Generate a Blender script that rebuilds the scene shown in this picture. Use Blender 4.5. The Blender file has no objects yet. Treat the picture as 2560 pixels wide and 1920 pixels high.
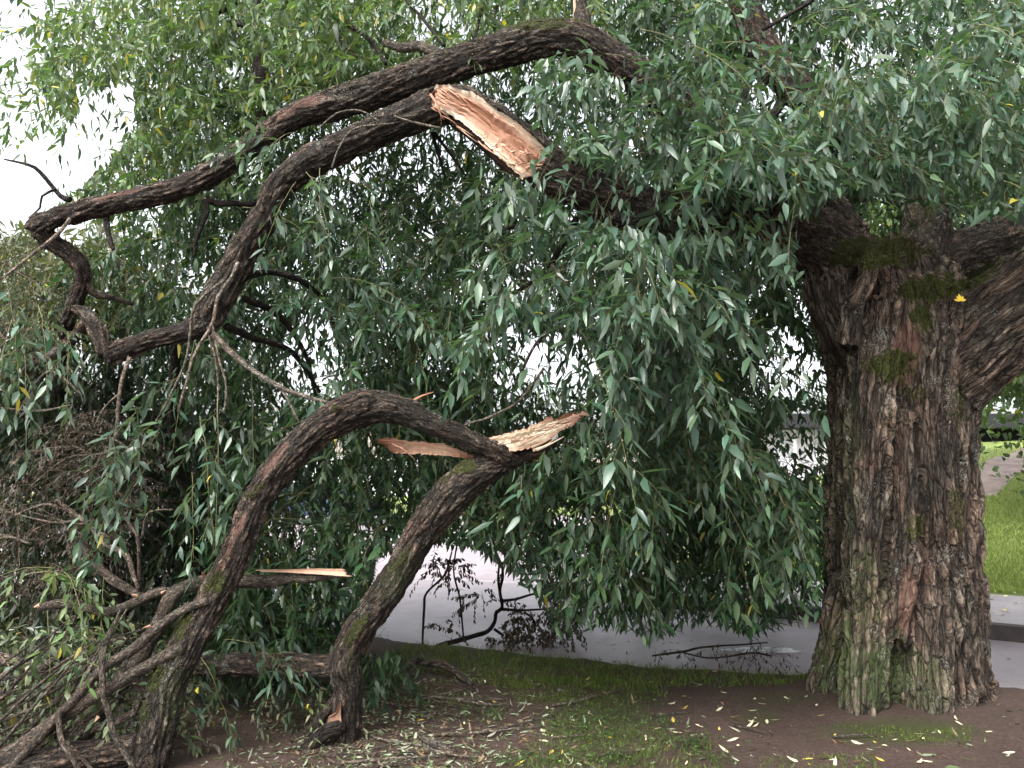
import bpy, math, random
import numpy as np
from mathutils import Vector, Matrix

# ------------------------------------------------------------------ camera, sky, sun, exposure
R = math.radians
rng = np.random.default_rng(11)
random.seed(11)
scn = bpy.context.scene
COL = scn.collection
F = 1934.0                      # focal length in photo pixels (2560 wide)
CAM = np.array([0.0, 0.0, 1.6])
PITCH = math.atan(230 / F)      # horizon at y = 1190 in the photo
cam = bpy.data.objects.new('camera', bpy.data.cameras.new('camera'))
COL.objects.link(cam)
cam.location = CAM
cam.rotation_euler = (R(90) + PITCH, 0, 0)
cam.data.sensor_width = 36.0
cam.data.lens = 36.0 * F / 2560
cam.data.clip_start = 0.05
cam.data.clip_end = 3000
scn.camera = cam

SUN_EL, SUN_AZ = 52.0, 215.0    # azimuth clockwise from +Y: high, behind and to the left of the camera
world = bpy.data.worlds.new('World')
scn.world = world
world.use_nodes = True
nt = world.node_tree
nt.nodes.clear()
sky = nt.nodes.new('ShaderNodeTexSky')
sky.sky_type = 'NISHITA'
sky.sun_disc = False
sky.sun_elevation = R(SUN_EL)
sky.sun_rotation = R(SUN_AZ)
sky.air_density = 1.0
sky.dust_density = 6.0
hsv = nt.nodes.new('ShaderNodeHueSaturation')
hsv.inputs['Saturation'].default_value = 0.22
bg = nt.nodes.new('ShaderNodeBackground')
bg.inputs['Strength'].default_value = 0.15
wo = nt.nodes.new('ShaderNodeOutputWorld')
nt.links.new(sky.outputs[0], hsv.inputs['Color'])
nt.links.new(hsv.outputs[0], bg.inputs['Color'])
nt.links.new(bg.outputs[0], wo.inputs['Surface'])

sun = bpy.data.objects.new('sun', bpy.data.lights.new('sun', 'SUN'))
COL.objects.link(sun)
sun.data.energy = 0.6
sun.data.angle = R(25)
sun.data.color = (1.0, 0.96, 0.9)
_az = R(SUN_AZ)
_d = Vector((math.sin(_az) * math.cos(R(SUN_EL)), math.cos(_az) * math.cos(R(SUN_EL)), math.sin(R(SUN_EL))))
sun.rotation_euler = _d.to_track_quat('Z', 'Y').to_euler()

scn.view_settings.view_transform = 'Standard'
scn.view_settings.look = 'None'
scn.view_settings.gamma = 1.0
scn.view_settings.exposure = 2.1
scn.cycles.max_bounces = 6
scn.cycles.diffuse_bounces = 3
scn.cycles.glossy_bounces = 2
scn.cycles.transmission_bounces = 3
scn.cycles.transparent_max_bounces = 4

_f = np.array([0.0, math.cos(PITCH), math.sin(PITCH)])
_u = np.array([0.0, -math.sin(PITCH), math.cos(PITCH)])
_r = np.array([1.0, 0.0, 0.0])


def at(px, py, D):
    """the point seen at photo pixel (px, py) at distance D along the view axis"""
    px, py, D = np.broadcast_arrays(np.asarray(px, float), np.asarray(py, float), np.asarray(D, float))
    return CAM + D[..., None] * (_f + ((px - 1280) / F)[..., None] * _r - ((py - 960) / F)[..., None] * _u)


def px_of(P):
    q = np.asarray(P) - CAM
    D = q @ _f
    return 1280 + F * (q @ _r) / D, 960 - F * (q @ _u) / D, D


# ------------------------------------------------------------------ noise
_perm = rng.permutation(256)
_perm = np.concatenate([_perm, _perm, _perm])
_g = rng.normal(size=(256, 3))
_g /= np.linalg.norm(_g, axis=1)[:, None]


def perlin(p):
    p = np.asarray(p, float)
    i = np.floor(p).astype(int)
    f = p - i
    i &= 255
    w = f * f * f * (f * (f * 6 - 15) + 10)
    out = 0
    for dx in (0, 1):
        for dy in (0, 1):
            for dz in (0, 1):
                h = _perm[_perm[_perm[i[..., 0] + dx] + i[..., 1] + dy] + i[..., 2] + dz]
                g = _g[h]
                dot = g[..., 0] * (f[..., 0] - dx) + g[..., 1] * (f[..., 1] - dy) + g[..., 2] * (f[..., 2] - dz)
                wt = (w[..., 0] if dx else 1 - w[..., 0]) * (w[..., 1] if dy else 1 - w[..., 1]) * (w[..., 2] if dz else 1 - w[..., 2])
                out = out + dot * wt
    return out


def fbm(p, o=3):
    s, a, t = 0, 1.0, 0
    for k in range(o):
        s = s + a * perlin(np.asarray(p) * 2 ** k + 17.3 * k)
        t += a
        a *= 0.5
    return s / t


def sstep(a, b, x):
    t = np.clip((x - a) / (b - a), 0, 1)
    return t * t * (3 - 2 * t)


def norm(v):
    return v / np.maximum(np.linalg.norm(v, axis=-1, keepdims=True), 1e-9)


def inpoly(x, y, poly):
    x, y = np.asarray(x, float), np.asarray(y, float)
    c = np.zeros(x.shape, bool)
    n = len(poly)
    for i in range(n):
        x1, y1 = poly[i]
        x2, y2 = poly[i - 1]
        if y1 == y2:
            continue
        c ^= ((y1 > y) != (y2 > y)) & (x < (x2 - x1) * (y - y1) / (y2 - y1) + x1)
    return c


# ------------------------------------------------------------------ object helpers
def tag(o, label=None, cat=None, group=None, kind=None):
    for k, v in (('label', label), ('category', cat), ('group', group), ('kind', kind)):
        if v:
            o[k] = v
    return o


def thing(name, label, cat, loc=(0, 0, 0), group=None):
    o = bpy.data.objects.new(name, None)
    o.empty_display_size = 0.1
    COL.objects.link(o)
    o.location = tuple(float(c) for c in loc)
    return tag(o, label, cat, group)


def world_of(o):
    m = Matrix.Translation(o.location) @ o.rotation_euler.to_matrix().to_4x4()
    if o.parent:
        return world_of(o.parent) @ o.matrix_parent_inverse @ m
    return m


def link(name, me, parent=None):
    o = bpy.data.objects.new(name, me)
    COL.objects.link(o)
    if parent:
        o.parent = parent
        o.matrix_parent_inverse = world_of(parent).inverted()
    return o


def raw_mesh(name, V, loops, sizes, mats, smooth=True, attrs=None, midx=None):
    me = bpy.data.meshes.new(name)
    V = np.asarray(V, np.float32)
    loops = np.asarray(loops, np.int32)
    sizes = np.asarray(sizes, np.int32)
    me.vertices.add(len(V))
    me.vertices.foreach_set('co', V.ravel())
    me.loops.add(len(loops))
    me.loops.foreach_set('vertex_index', loops)
    me.polygons.add(len(sizes))
    st = np.zeros(len(sizes), np.int32)
    st[1:] = np.cumsum(sizes)[:-1]
    me.polygons.foreach_set('loop_start', st)
    me.polygons.foreach_set('loop_total', sizes)
    if smooth:
        me.polygons.foreach_set('use_smooth', np.ones(len(sizes), bool))
    if midx is not None:
        me.polygons.foreach_set('material_index', np.asarray(midx, np.int32))
    for k, (typ, arr) in (attrs or {}).items():
        a = me.attributes.new(k, typ, 'POINT')
        key = {'FLOAT': 'value', 'FLOAT_VECTOR': 'vector', 'FLOAT_COLOR': 'color'}[typ]
        a.data.foreach_set(key, np.asarray(arr, np.float32).ravel())
    for m in (mats if isinstance(mats, (list, tuple)) else [mats]):
        me.materials.append(m)
    me.update(calc_edges=True)
    return me


class MB:
    """collects simple shapes for one mesh"""
    def __init__(self):
        self.v, self.f = [], []

    def add(self, V, Fs):
        n = len(self.v)
        self.v += [tuple(map(float, p)) for p in V]
        self.f += [tuple(i + n for i in f) for f in Fs]
        return self

    def box(self, c, s, rz=0.0, bev=0.0):
        x, y, z = s[0] / 2, s[1] / 2, s[2] / 2
        b = min(bev, x * .9, y * .9, z * .9)
        ca, sa = math.cos(rz), math.sin(rz)
        if b > 0:
            ring = [(x - b, y), (x, y - b), (x, -y + b), (x - b, -y), (-x + b, -y), (-x, -y + b), (-x, y - b), (-x + b, y)]
            ring = ring[::-1]
            P = []
            for zz, k in ((-z, 0), (-z + b, 1), (z - b, 1), (z, 0)):
                for px, py in ring:
                    q = 1.0 if k else 1 - b / max(x, y)
                    P.append((px * q, py * q, zz))
            Fs = [tuple(range(7, -1, -1)), tuple(range(24, 32))]
            for l in range(3):
                for i in range(8):
                    j = (i + 1) % 8
                    Fs.append((l * 8 + i, l * 8 + j, l * 8 + 8 + j, l * 8 + 8 + i))
        else:
            P = [(sx * x, sy * y, sz * z) for sz in (-1, 1) for sx, sy in ((-1, -1), (1, -1), (1, 1), (-1, 1))]
            Fs = [(3, 2, 1, 0), (4, 5, 6, 7), (0, 1, 5, 4), (1, 2, 6, 5), (2, 3, 7, 6), (3, 0, 4, 7)]
        P = [(c[0] + px * ca - py * sa, c[1] + px * sa + py * ca, c[2] + pz) for px, py, pz in P]
        return self.add(P, Fs)

    def prism(self, poly, y0, y1, org=(0, 0, 0), rz=0.0):
        """outline in local x-z, pushed through local y"""
        n = len(poly)
        ca, sa = math.cos(rz), math.sin(rz)
        P = []
        for y in (y0, y1):
            for a, b in poly:
                P.append((org[0] + a * ca - y * sa, org[1] + a * sa + y * ca, org[2] + b))
        Fs = [tuple(range(n)), tuple(range(2 * n - 1, n - 1, -1))]
        for i in range(n):
            j = (i + 1) % n
            Fs.append((j, i, n + i, n + j))
        return self.add(P, Fs)

    def tube(self, pts, rad, seg=8, cap=True):
        V, Q, _, _ = tube_arrays(np.asarray(pts, float), rad, seg)
        self.add(V, Q)
        n = len(V) // seg
        if cap:
            base = len(self.v) - len(V)
            self.f.append(tuple(base + i for i in range(seg - 1, -1, -1)))
            self.f.append(tuple(base + (n - 1) * seg + i for i in range(seg)))
        return self

    def build(self, name, mat, parent=None, smooth=False):
        me = bpy.data.meshes.new(name)
        me.from_pydata(self.v, [], self.f)
        me.materials.append(mat)
        if smooth:
            me.polygons.foreach_set('use_smooth', np.ones(len(me.polygons), bool))
        me.update()
        return link(name, me, parent)


def frames(P):
    T = norm(np.gradient(P, axis=0))
    a = np.array([0.13, 0.31, 0.94])
    if abs(T[0] @ a) > 0.9:
        a = np.array([1.0, 0.1, 0.0])
    N = np.zeros_like(P)
    v = a - T[0] * (a @ T[0])
    for i in range(len(P)):
        v = v - T[i] * (v @ T[i])
        v = v / np.linalg.norm(v)
        N[i] = v
    return T, N, np.cross(T, N)


def resample(P, rad, ds):
    """Catmull-Rom through the points, samples ds apart"""
    P = np.asarray(P, float)
    rad = np.broadcast_to(np.asarray(rad, float), (len(P),))
    if len(P) == 2:
        n = max(2, int(np.linalg.norm(P[1] - P[0]) / ds) + 1)
        t = np.linspace(0, 1, n)[:, None]
        return P[0] + (P[1] - P[0]) * t, rad[0] + (rad[1] - rad[0]) * t[:, 0]
    E = np.vstack([2 * P[0] - P[1], P, 2 * P[-1] - P[-2]])
    out, ro = [], []
    for i in range(len(P) - 1):
        p0, p1, p2, p3 = E[i:i + 4]
        n = max(2, int(np.linalg.norm(p2 - p1) / ds) + 1)
        t = np.linspace(0, 1, n, endpoint=False)[:, None]
        out.append(0.5 * (2 * p1 + (p2 - p0) * t + (2 * p0 - 5 * p1 + 4 * p2 - p3) * t ** 2 + (3 * p1 - p0 - 3 * p2 + p3) * t ** 3))
        ro.append(rad[i] + (rad[i + 1] - rad[i]) * t[:, 0])
    out.append(P[-1:])
    ro.append(rad[-1:])
    return np.vstack(out), np.concatenate(ro)


def tube_arrays(P, rad, seg):
    n = len(P)
    rad = np.broadcast_to(np.asarray(rad, float), (n,))
    T, N, B = frames(P)
    th = np.linspace(0, 2 * np.pi, seg, endpoint=False)
    c, s = np.cos(th), np.sin(th)
    V = P[:, None] + rad[:, None, None] * (c[None, :, None] * N[:, None] + s[None, :, None] * B[:, None])
    L = np.concatenate([[0], np.cumsum(np.linalg.norm(np.diff(P, axis=0), axis=1))])
    bark = np.stack([rad[:, None] * c, rad[:, None] * s, np.repeat(L[:, None], seg, 1)], -1)
    i, j = np.meshgrid(np.arange(n - 1), np.arange(seg), indexing='ij')
    j2 = (j + 1) % seg
    Q = np.stack([i * seg + j, i * seg + j2, (i + 1) * seg + j2, (i + 1) * seg + j], -1).reshape(-1, 4)
    return V.reshape(-1, 3), Q, bark.reshape(-1, 3), L


# ------------------------------------------------------------------ materials
def new_mat(name):
    m = bpy.data.materials.new(name)
    m.use_nodes = True
    t = m.node_tree
    t.nodes.clear()
    return m, t, (lambda k: t.nodes.new('ShaderNode' + k)), t.links.new


def ramp(N, stops):
    r = N('ValToRGB')
    e = r.color_ramp.elements
    while len(e) < len(stops):
        e.new(0.5)
    for k, (p, c) in zip(e, stops):
        k.position = p
        k.color = (c, c, c, 1) if isinstance(c, (int, float)) else tuple(c) + (1,)
    return r


def mixc(N, L, fac, a, b, mode='MIX'):
    m = N('Mix')
    m.data_type = 'RGBA'
    m.blend_type = mode
    for sock, v in ((m.inputs[0], fac), (m.inputs[6], a), (m.inputs[7], b)):
        if isinstance(v, bpy.types.NodeSocket):
            L(v, sock)
        elif isinstance(v, (int, float)):
            sock.default_value = v
        else:
            sock.default_value = tuple(v) + (1,)
    return m.outputs[2]


def noise_tex(N, L, vec, scale, detail=4, rough=0.6, map_scale=None):
    n = N('TexNoise')
    n.inputs['Scale'].default_value = scale
    n.inputs['Detail'].default_value = detail
    n.inputs['Roughness'].default_value = rough
    if map_scale:
        mp = N('Mapping')
        mp.inputs['Scale'].default_value = map_scale
        L(vec, mp.inputs['Vector'])
        vec = mp.outputs[0]
    L(vec, n.inputs['Vector'])
    return n.outputs['Fac']


def bark_material(name, dark, mid, light, lichen=0.5, fine=1.0, stretch=0.22, plate=26.0, pstretch=0.3, pdark=0.3):
    m, t, N, L = new_mat(name)
    at_ = N('Attribute'); at_.attribute_name = 'bark'
    vec = at_.outputs['Vector']
    hh = N('Attribute'); hh.attribute_name = 'h'
    mk = N('Attribute'); mk.attribute_name = 'mask'
    sep = N('SeparateColor'); L(mk.outputs['Color'], sep.inputs[0])
    geo = N('NewGeometry')
    n1 = noise_tex(N, L, vec, 14 * fine, 6, 0.65, (1, 1, stretch))
    n2 = noise_tex(N, L, vec, 60 * fine, 4, 0.7, (1, 1, stretch * 1.4))
    n3 = noise_tex(N, L, geo.outputs['Position'], 2.6, 3, 0.6)
    c1 = ramp(N, [(0.28, dark), (0.5, mid), (0.72, light)]); L(n1, c1.inputs[0])
    c2 = ramp(N, [(0.3, (0.6, 0.56, 0.52)), (0.62, (1.25, 1.2, 1.15))]); L(n2, c2.inputs[0])
    col = mixc(N, L, 1.0, c1.outputs[0], c2.outputs[0], 'MULTIPLY')
    # fine dark cracks between the plates
    nk = noise_tex(N, L, vec, 20 * fine, 3, 0.55, (1, 1, stretch * 0.8))
    sb = N('Math'); sb.operation = 'SUBTRACT'; L(nk, sb.inputs[0]); sb.inputs[1].default_value = 0.5
    ab = N('Math'); ab.operation = 'ABSOLUTE'; L(sb.outputs[0], ab.inputs[0])
    kr = ramp(N, [(0.0, 0.0), (0.06, 1.0)]); L(ab.outputs[0], kr.inputs[0])
    kc = ramp(N, [(0.0, 0.36), (1.0, 1.05)]); L(kr.outputs[0], kc.inputs[0])
    col = mixc(N, L, 1.0, col, kc.outputs[0], 'MULTIPLY')
    # hard edged plates
    wob = N('TexNoise'); wob.inputs['Scale'].default_value = 16 * fine; wob.inputs['Detail'].default_value = 3
    wm = N('Mapping'); wm.inputs['Scale'].default_value = (1, 1, 0.5); L(vec, wm.inputs['Vector']); L(wm.outputs[0], wob.inputs['Vector'])
    wv = N('VectorMath'); wv.operation = 'MULTIPLY_ADD'; L(wob.outputs['Color'], wv.inputs[0]); wv.inputs[1].default_value = (0.035, 0.035, 0.06); L(vec, wv.inputs[2])
    pm = N('Mapping'); pm.inputs['Scale'].default_value = (1, 1, pstretch); L(wv.outputs[0], pm.inputs['Vector'])
    ve = N('TexVoronoi'); ve.feature = 'DISTANCE_TO_EDGE'; ve.inputs['Scale'].default_value = plate; L(pm.outputs[0], ve.inputs['Vector'])
    vf = N('TexVoronoi'); vf.feature = 'F1'; vf.inputs['Scale'].default_value = plate; L(pm.outputs[0], vf.inputs['Vector'])
    er = ramp(N, [(0.0, 0.0), (0.11, 1.0)]); L(ve.outputs['Distance'], er.inputs[0])
    ec = ramp(N, [(0.0, pdark), (1.0, 1.05)]); L(er.outputs[0], ec.inputs[0])
    col = mixc(N, L, 1.0, col, ec.outputs[0], 'MULTIPLY')
    sc = N('SeparateColor'); L(vf.outputs['Color'], sc.inputs[0])
    pr = ramp(N, [(0.0, (0.62, 0.60, 0.58)), (0.5, (1.0, 0.96, 0.92)), (1.0, (1.45, 1.36, 1.28))]); L(sc.outputs[0], pr.inputs[0])
    col = mixc(N, L, 1.0, col, pr.outputs[0], 'MULTIPLY')
    # colour drift: warm to grey
    dr = ramp(N, [(0.35, (1.06, 0.96, 0.92)), (0.65, (0.92, 1.0, 1.0))]); L(n3, dr.inputs[0])
    col = mixc(N, L, 1.0, col, dr.outputs[0], 'MULTIPLY')
    # fissures darker, plate tops lighter: own tone plus crevice shade put into colour
    hr = ramp(N, [(0.1, 0.42), (0.45, 0.95), (0.85, 1.35)]); L(hh.outputs['Fac'], hr.inputs[0])
    col = mixc(N, L, 1.0, col, hr.outputs[0], 'MULTIPLY')
    # inner bark laid bare
    nb = noise_tex(N, L, vec, 30, 4, 0.7, (1, 1, 0.15))
    bare = ramp(N, [(0.32, (0.05, 0.026, 0.019)), (0.5, (0.145, 0.080, 0.058)), (0.68, (0.27, 0.185, 0.15))]); L(nb, bare.inputs[0])
    nv = noise_tex(N, L, vec, 26, 5, 0.7, (1, 1, 0.22))
    va = N('Math'); va.operation = 'ADD'; L(nv, va.inputs[0]); L(sep.outputs[1], va.inputs[1])
    vs = N('Math'); vs.operation = 'MULTIPLY'; L(va.outputs[0], vs.inputs[0]); vs.inputs[1].default_value = 0.75
    vr = ramp(N, [(0.66, 0.0), (0.92, 1.0)]); L(vs.outputs[0], vr.inputs[0])
    col = mixc(N, L, vr.outputs[0], col, bare.outputs[0])
    # green algae film
    na = noise_tex(N, L, geo.outputs['Position'], 28, 4, 0.7)
    ar = ramp(N, [(0.38, 0.0), (0.62, 1.0)]); L(na, ar.inputs[0])
    am = N('Math'); am.operation = 'MULTIPLY'; L(sep.outputs[2], am.inputs[0]); L(ar.outputs[0], am.inputs[1])
    col = mixc(N, L, am.outputs[0], col, (0.085, 0.12, 0.04))
    # lichen flecks
    nl = noise_tex(N, L, geo.outputs['Position'], 95, 3, 0.75)
    nl2 = noise_tex(N, L, geo.outputs['Position'], 5.5, 3, 0.6)
    ml = N('Math'); ml.operation = 'MULTIPLY'; L(nl, ml.inputs[0]); L(nl2, ml.inputs[1])
    lr = ramp(N, [(0.345, 0.0), (0.40, lichen)]); L(ml.outputs[0], lr.inputs[0])
    col = mixc(N, L, lr.outputs[0], col, (0.34, 0.35, 0.31))
    # moss
    nm = noise_tex(N, L, geo.outputs['Position'], 70, 5, 0.75)
    mr = ramp(N, [(0.3, (0.012, 0.015, 0.004)), (0.52, (0.036, 0.042, 0.008)), (0.75, (0.12, 0.125, 0.02))]); L(nm, mr.inputs[0])
    nq = noise_tex(N, L, geo.outputs['Position'], 22, 5, 0.75)
    qa = N('Math'); qa.operation = 'ADD'; L(nq, qa.inputs[0]); L(sep.outputs[0], qa.inputs[1])
    qr = ramp(N, [(0.78, 0.0), (1.0, 1.0)]); qs = N('Math'); qs.operation = 'MULTIPLY'; L(qa.outputs[0], qs.inputs[0]); qs.inputs[1].default_value = 0.8
    L(qs.outputs[0], qr.inputs[0])
    col = mixc(N, L, qr.outputs[0], col, mr.outputs[0])
    bs = N('BsdfPrincipled')
    L(col, bs.inputs['Base Color'])
    bs.inputs['Roughness'].default_value = 0.85
    bs.inputs['Specular IOR Level'].default_value = 0.3
    ad = N('Math'); ad.operation = 'MULTIPLY_ADD'; L(n2, ad.inputs[0]); ad.inputs[1].default_value = 0.35; L(n1, ad.inputs[2])
    ad2 = N('Math'); ad2.operation = 'MULTIPLY_ADD'; L(nm, ad2.inputs[0]); ad2.inputs[1].default_value = 0.3; L(ad.outputs[0], ad2.inputs[2])
    ad3 = N('Math'); ad3.operation = 'MULTIPLY_ADD'; L(kr.outputs[0], ad3.inputs[0]); ad3.inputs[1].default_value = 0.25; L(ad2.outputs[0], ad3.inputs[2])
    ad4 = N('Math'); ad4.operation = 'MULTIPLY_ADD'; L(er.outputs[0], ad4.inputs[0]); ad4.inputs[1].default_value = 0.6; L(ad3.outputs[0], ad4.inputs[2]); ad2 = ad4
    bp = N('Bump'); bp.inputs['Strength'].default_value = 1.0; bp.inputs['Distance'].default_value = 0.03
    L(ad2.outputs[0], bp.inputs['Height'])
    L(bp.outputs[0], bs.inputs['Normal'])
    o = N('OutputMaterial'); L(bs.outputs[0], o.inputs[0])
    return m


def leaf_material(name, transl=0.25, under=0.22, rough=0.45, spec=0.42):
    m, t, N, L = new_mat(name)
    a = N('Attribute'); a.attribute_name = 'col'
    geo = N('NewGeometry')
    um = N('Math'); um.operation = 'MULTIPLY'; L(geo.outputs['Backfacing'], um.inputs[0]); um.inputs[1].default_value = under
    c = mixc(N, L, um.outputs[0], a.outputs['Color'], (0.17, 0.21, 0.17))
    bs = N('BsdfPrincipled')
    L(c, bs.inputs['Base Color'])
    bs.inputs['Roughness'].default_value = rough
    bs.inputs['Specular IOR Level'].default_value = spec
    tr = N('BsdfTranslucent')
    tc = mixc(N, L, 1.0, a.outputs['Color'], (1.9, 2.0, 0.9), 'MULTIPLY')
    L(tc, tr.inputs['Color'])
    mx = N('MixShader'); mx.inputs[0].default_value = transl
    L(bs.outputs[0], mx.inputs[1]); L(tr.outputs[0], mx.inputs[2])
    o = N('OutputMaterial'); L(mx.outputs[0], o.inputs[0])
    return m


def plain(name, color, rough=0.7, spec=0.4, metal=0.0, var=0.15, scale=6.0, bump=0.0, bscale=40.0):
    m, t, N, L = new_mat(name)
    tc = N('TexCoord')
    n = noise_tex(N, L, tc.outputs['Object'], scale, 5, 0.65)
    r = ramp(N, [(0.3, tuple(c * (1 - var) for c in color)), (0.7, tuple(min(1, c * (1 + var)) for c in color))])
    L(n, r.inputs[0])
    bs = N('BsdfPrincipled')
    L(r.outputs[0], bs.inputs['Base Color'])
    bs.inputs['Roughness'].default_value = rough
    bs.inputs['Specular IOR Level'].default_value = spec
    bs.inputs['Metallic'].default_value = metal
    if bump:
        nb = noise_tex(N, L, tc.outputs['Object'], bscale, 5, 0.7)
        bp = N('Bump'); bp.inputs['Strength'].default_value = bump; bp.inputs['Distance'].default_value = 0.01
        L(nb, bp.inputs['Height']); L(bp.outputs[0], bs.inputs['Normal'])
    o = N('OutputMaterial'); L(bs.outputs[0], o.inputs[0])
    return m


def wood_material(name):
    m, t, N, L = new_mat(name)
    a = N('Attribute'); a.attribute_name = 'bark'
    k = N('Attribute'); k.attribute_name = 'h'
    n1 = noise_tex(N, L, a.outputs['Vector'], 9, 6, 0.7, (1, 9, 1))
    n2 = noise_tex(N, L, a.outputs['Vector'], 30, 4, 0.7, (1, 7, 1))
    ad = N('Math'); ad.operation = 'MULTIPLY_ADD'; L(n1, ad.inputs[0]); ad.inputs[1].default_value = 0.7; L(k.outputs['Fac'], ad.inputs[2])
    r = ramp(N, [(0.28, (0.13, 0.045, 0.022)), (0.46, (0.30, 0.135, 0.075)), (0.64, (0.46, 0.27, 0.185)), (0.82, (0.56, 0.385, 0.275)), (1.0, (0.76, 0.66, 0.50))])
    L(ad.outputs[0], r.inputs[0])
    d = ramp(N, [(0.3, 0.72), (0.6, 1.08)]); L(n2, d.inputs[0])
    c = mixc(N, L, 1.0, r.outputs[0], d.outputs[0], 'MULTIPLY')
    bs = N('BsdfPrincipled'); L(c, bs.inputs['Base Color'])
    bs.inputs['Roughness'].default_value = 0.6
    bs.inputs['Specular IOR Level'].default_value = 0.35
    bp = N('Bump'); bp.inputs['Strength'].default_value = 0.7; bp.inputs['Distance'].default_value = 0.01
    L(n2, bp.inputs['Height']); L(bp.outputs[0], bs.inputs['Normal'])
    o = N('OutputMaterial'); L(bs.outputs[0], o.inputs[0])
    return m


M_TRUNK = bark_material('old_willow_bark', (0.038, 0.031, 0.026), (0.130, 0.108, 0.092), (0.275, 0.24, 0.21), 0.75, 1.7, 0.28, 24, 0.22, 0.42)
M_LIMB = bark_material('willow_limb_bark', (0.024, 0.019, 0.0155), (0.086, 0.070, 0.059), (0.20, 0.172, 0.15), 0.6, 2.8, 0.35, 42, 0.42, 0.42)
M_STICK = bark_material('smooth_branch_bark', (0.05, 0.043, 0.037), (0.105, 0.092, 0.080), (0.175, 0.157, 0.14), 0.3, 2.0, 0.5, 70, 0.5, 0.7)
M_PALESTICK = bark_material('pale_twig_bark', (0.11, 0.098, 0.085), (0.21, 0.19, 0.168), (0.31, 0.285, 0.26), 0.15, 2.0, 0.5, 80, 0.5, 0.8)
M_DARKSTICK = bark_material('dark_twig_bark', (0.012, 0.010, 0.009), (0.024, 0.019, 0.017), (0.045, 0.037, 0.032), 0.05, 2.0, 0.5)
M_WOOD = wood_material('torn_willow_wood')
M_LEAF = leaf_material('willow_leaf')
M_LEAFN = leaf_material('near_willow_leaf', 0.22, 0.28, 0.38, 0.6)
M_DRY = leaf_material('withered_leaf', 0.12, 0.25, 0.7, 0.2)
M_LITTER = leaf_material('fallen_leaf_surface', 0.1, 0.15, 0.55, 0.3)
M_GRASS = leaf_material('grass_blade', 0.3, 0.0, 0.6, 0.25)
M_SHOOT = plain('green_shoot_bark', (0.13, 0.125, 0.05), 0.6, var=0.3, scale=20)
M_DRYTWIG = plain('dry_twig_bark', (0.10, 0.078, 0.055), 0.8, var=0.3, scale=20)


# ------------------------------------------------------------------ ground heights
KU = np.array([-0.83, 0.557]); KU /= np.linalg.norm(KU)
KN = np.array([0.557, 0.83]); KN /= np.linalg.norm(KN)
K0 = np.array([5.07, 8.03])
ASPH = -0.06
TRUNK = at(2257, 1740, 5.6)


def kerb_tw(x, y):
    dx, dy = x - K0[0], y - K0[1]
    return dx * KU[0] + dy * KU[1], dx * KN[0] + dy * KN[1]


def lawn_z(x, y):
    t, w = kerb_tw(x, y)
    rise = 0.17 * np.clip(w - 3.0, 0, 13) + 0.06 * np.clip(w - 16, 0, 30)
    fade = 1 - sstep(3.5, 8.5, t)
    p = np.stack([x * 0.25, y * 0.25, np.zeros_like(x)], -1)
    return 0.085 + rise * fade + 0.12 * perlin(p) * sstep(3, 6, w) * fade


def edge_y(x):
    p = np.stack([x * 1.7, np.zeros_like(x) + 3.1, np.zeros_like(x)], -1)
    return np.where(x < 3.0, 7.75 - 0.47 * x, 6.34 - 0.15 * (x - 3.0)) + 0.30 * fbm(p, 3) + 0.10 * fbm(p * 5 + 9, 3)


def soil_z(x, y):
    d = edge_y(x) - y
    z = -0.10 + 0.10 * sstep(-0.15, 0.6, d)
    rt = np.hypot(x - TRUNK[0], y - TRUNK[1])
    z = z + 0.13 * np.exp(-(rt / 1.15) ** 2) * sstep(-0.1, 0.5, d)
    p = np.stack([x, y, np.zeros_like(x)], -1)
    return z + sstep(-0.3, 0.3, d) * (0.045 * fbm(p * 1.3, 3) + 0.022 * fbm(p * 7 + 5, 4))


def ground_z(x, y):
    x, y = np.broadcast_arrays(np.asarray(x, float), np.asarray(y, float))
    t, w = kerb_tw(x, y)
    z = np.where(w > 2.4, lawn_z(x, y), np.where(w > 0, 0.09, ASPH))
    return np.where(w > 0, z, np.maximum(z, soil_z(x, y)))


def on_ground(px, py, lift=0.0):
    """where the view ray through a photo pixel meets the ground"""
    px, py = np.broadcast_arrays(np.asarray(px, float), np.asarray(py, float))
    d = at(px, py, np.ones_like(px)) - CAM
    t = np.full(px.shape, 2.5)
    step = 0.12
    hit = np.zeros(px.shape, bool)
    for k in range(700):
        P = CAM + d * t[..., None]
        below = P[..., 2] <= ground_z(P[..., 0], P[..., 1])
        hit |= below
        if hit.all():
            break
        t = np.where(hit, t, t + step)
    lo, hi = t - step, t
    for k in range(14):
        mid = (lo + hi) / 2
        P = CAM + d * mid[..., None]
        b = P[..., 2] <= ground_z(P[..., 0], P[..., 1])
        hi = np.where(b, mid, hi)
        lo = np.where(b, lo, mid)
    P = CAM + d * hi[..., None]
    P[..., 2] = ground_z(P[..., 0], P[..., 1]) + lift
    return P


def grid_mesh(name, X, Y, Z, mat, kind='structure', parent=None):
    n, m = X.shape
    V = np.stack([X, Y, Z], -1).reshape(-1, 3)
    i, j = np.meshgrid(np.arange(n - 1), np.arange(m - 1), indexing='ij')
    Q = np.stack([i * m + j, (i + 1) * m + j, (i + 1) * m + j + 1, i * m + j + 1], -1).reshape(-1)
    me = raw_mesh(name, V, Q, np.full((n - 1) * (m - 1), 4), mat)
    # faces up
    me.update()
    if me.polygons[0].normal.z < 0:
        me.flip_normals()
    o = link(name, me, parent)
    if kind:
        o['kind'] = kind
    return o


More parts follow.
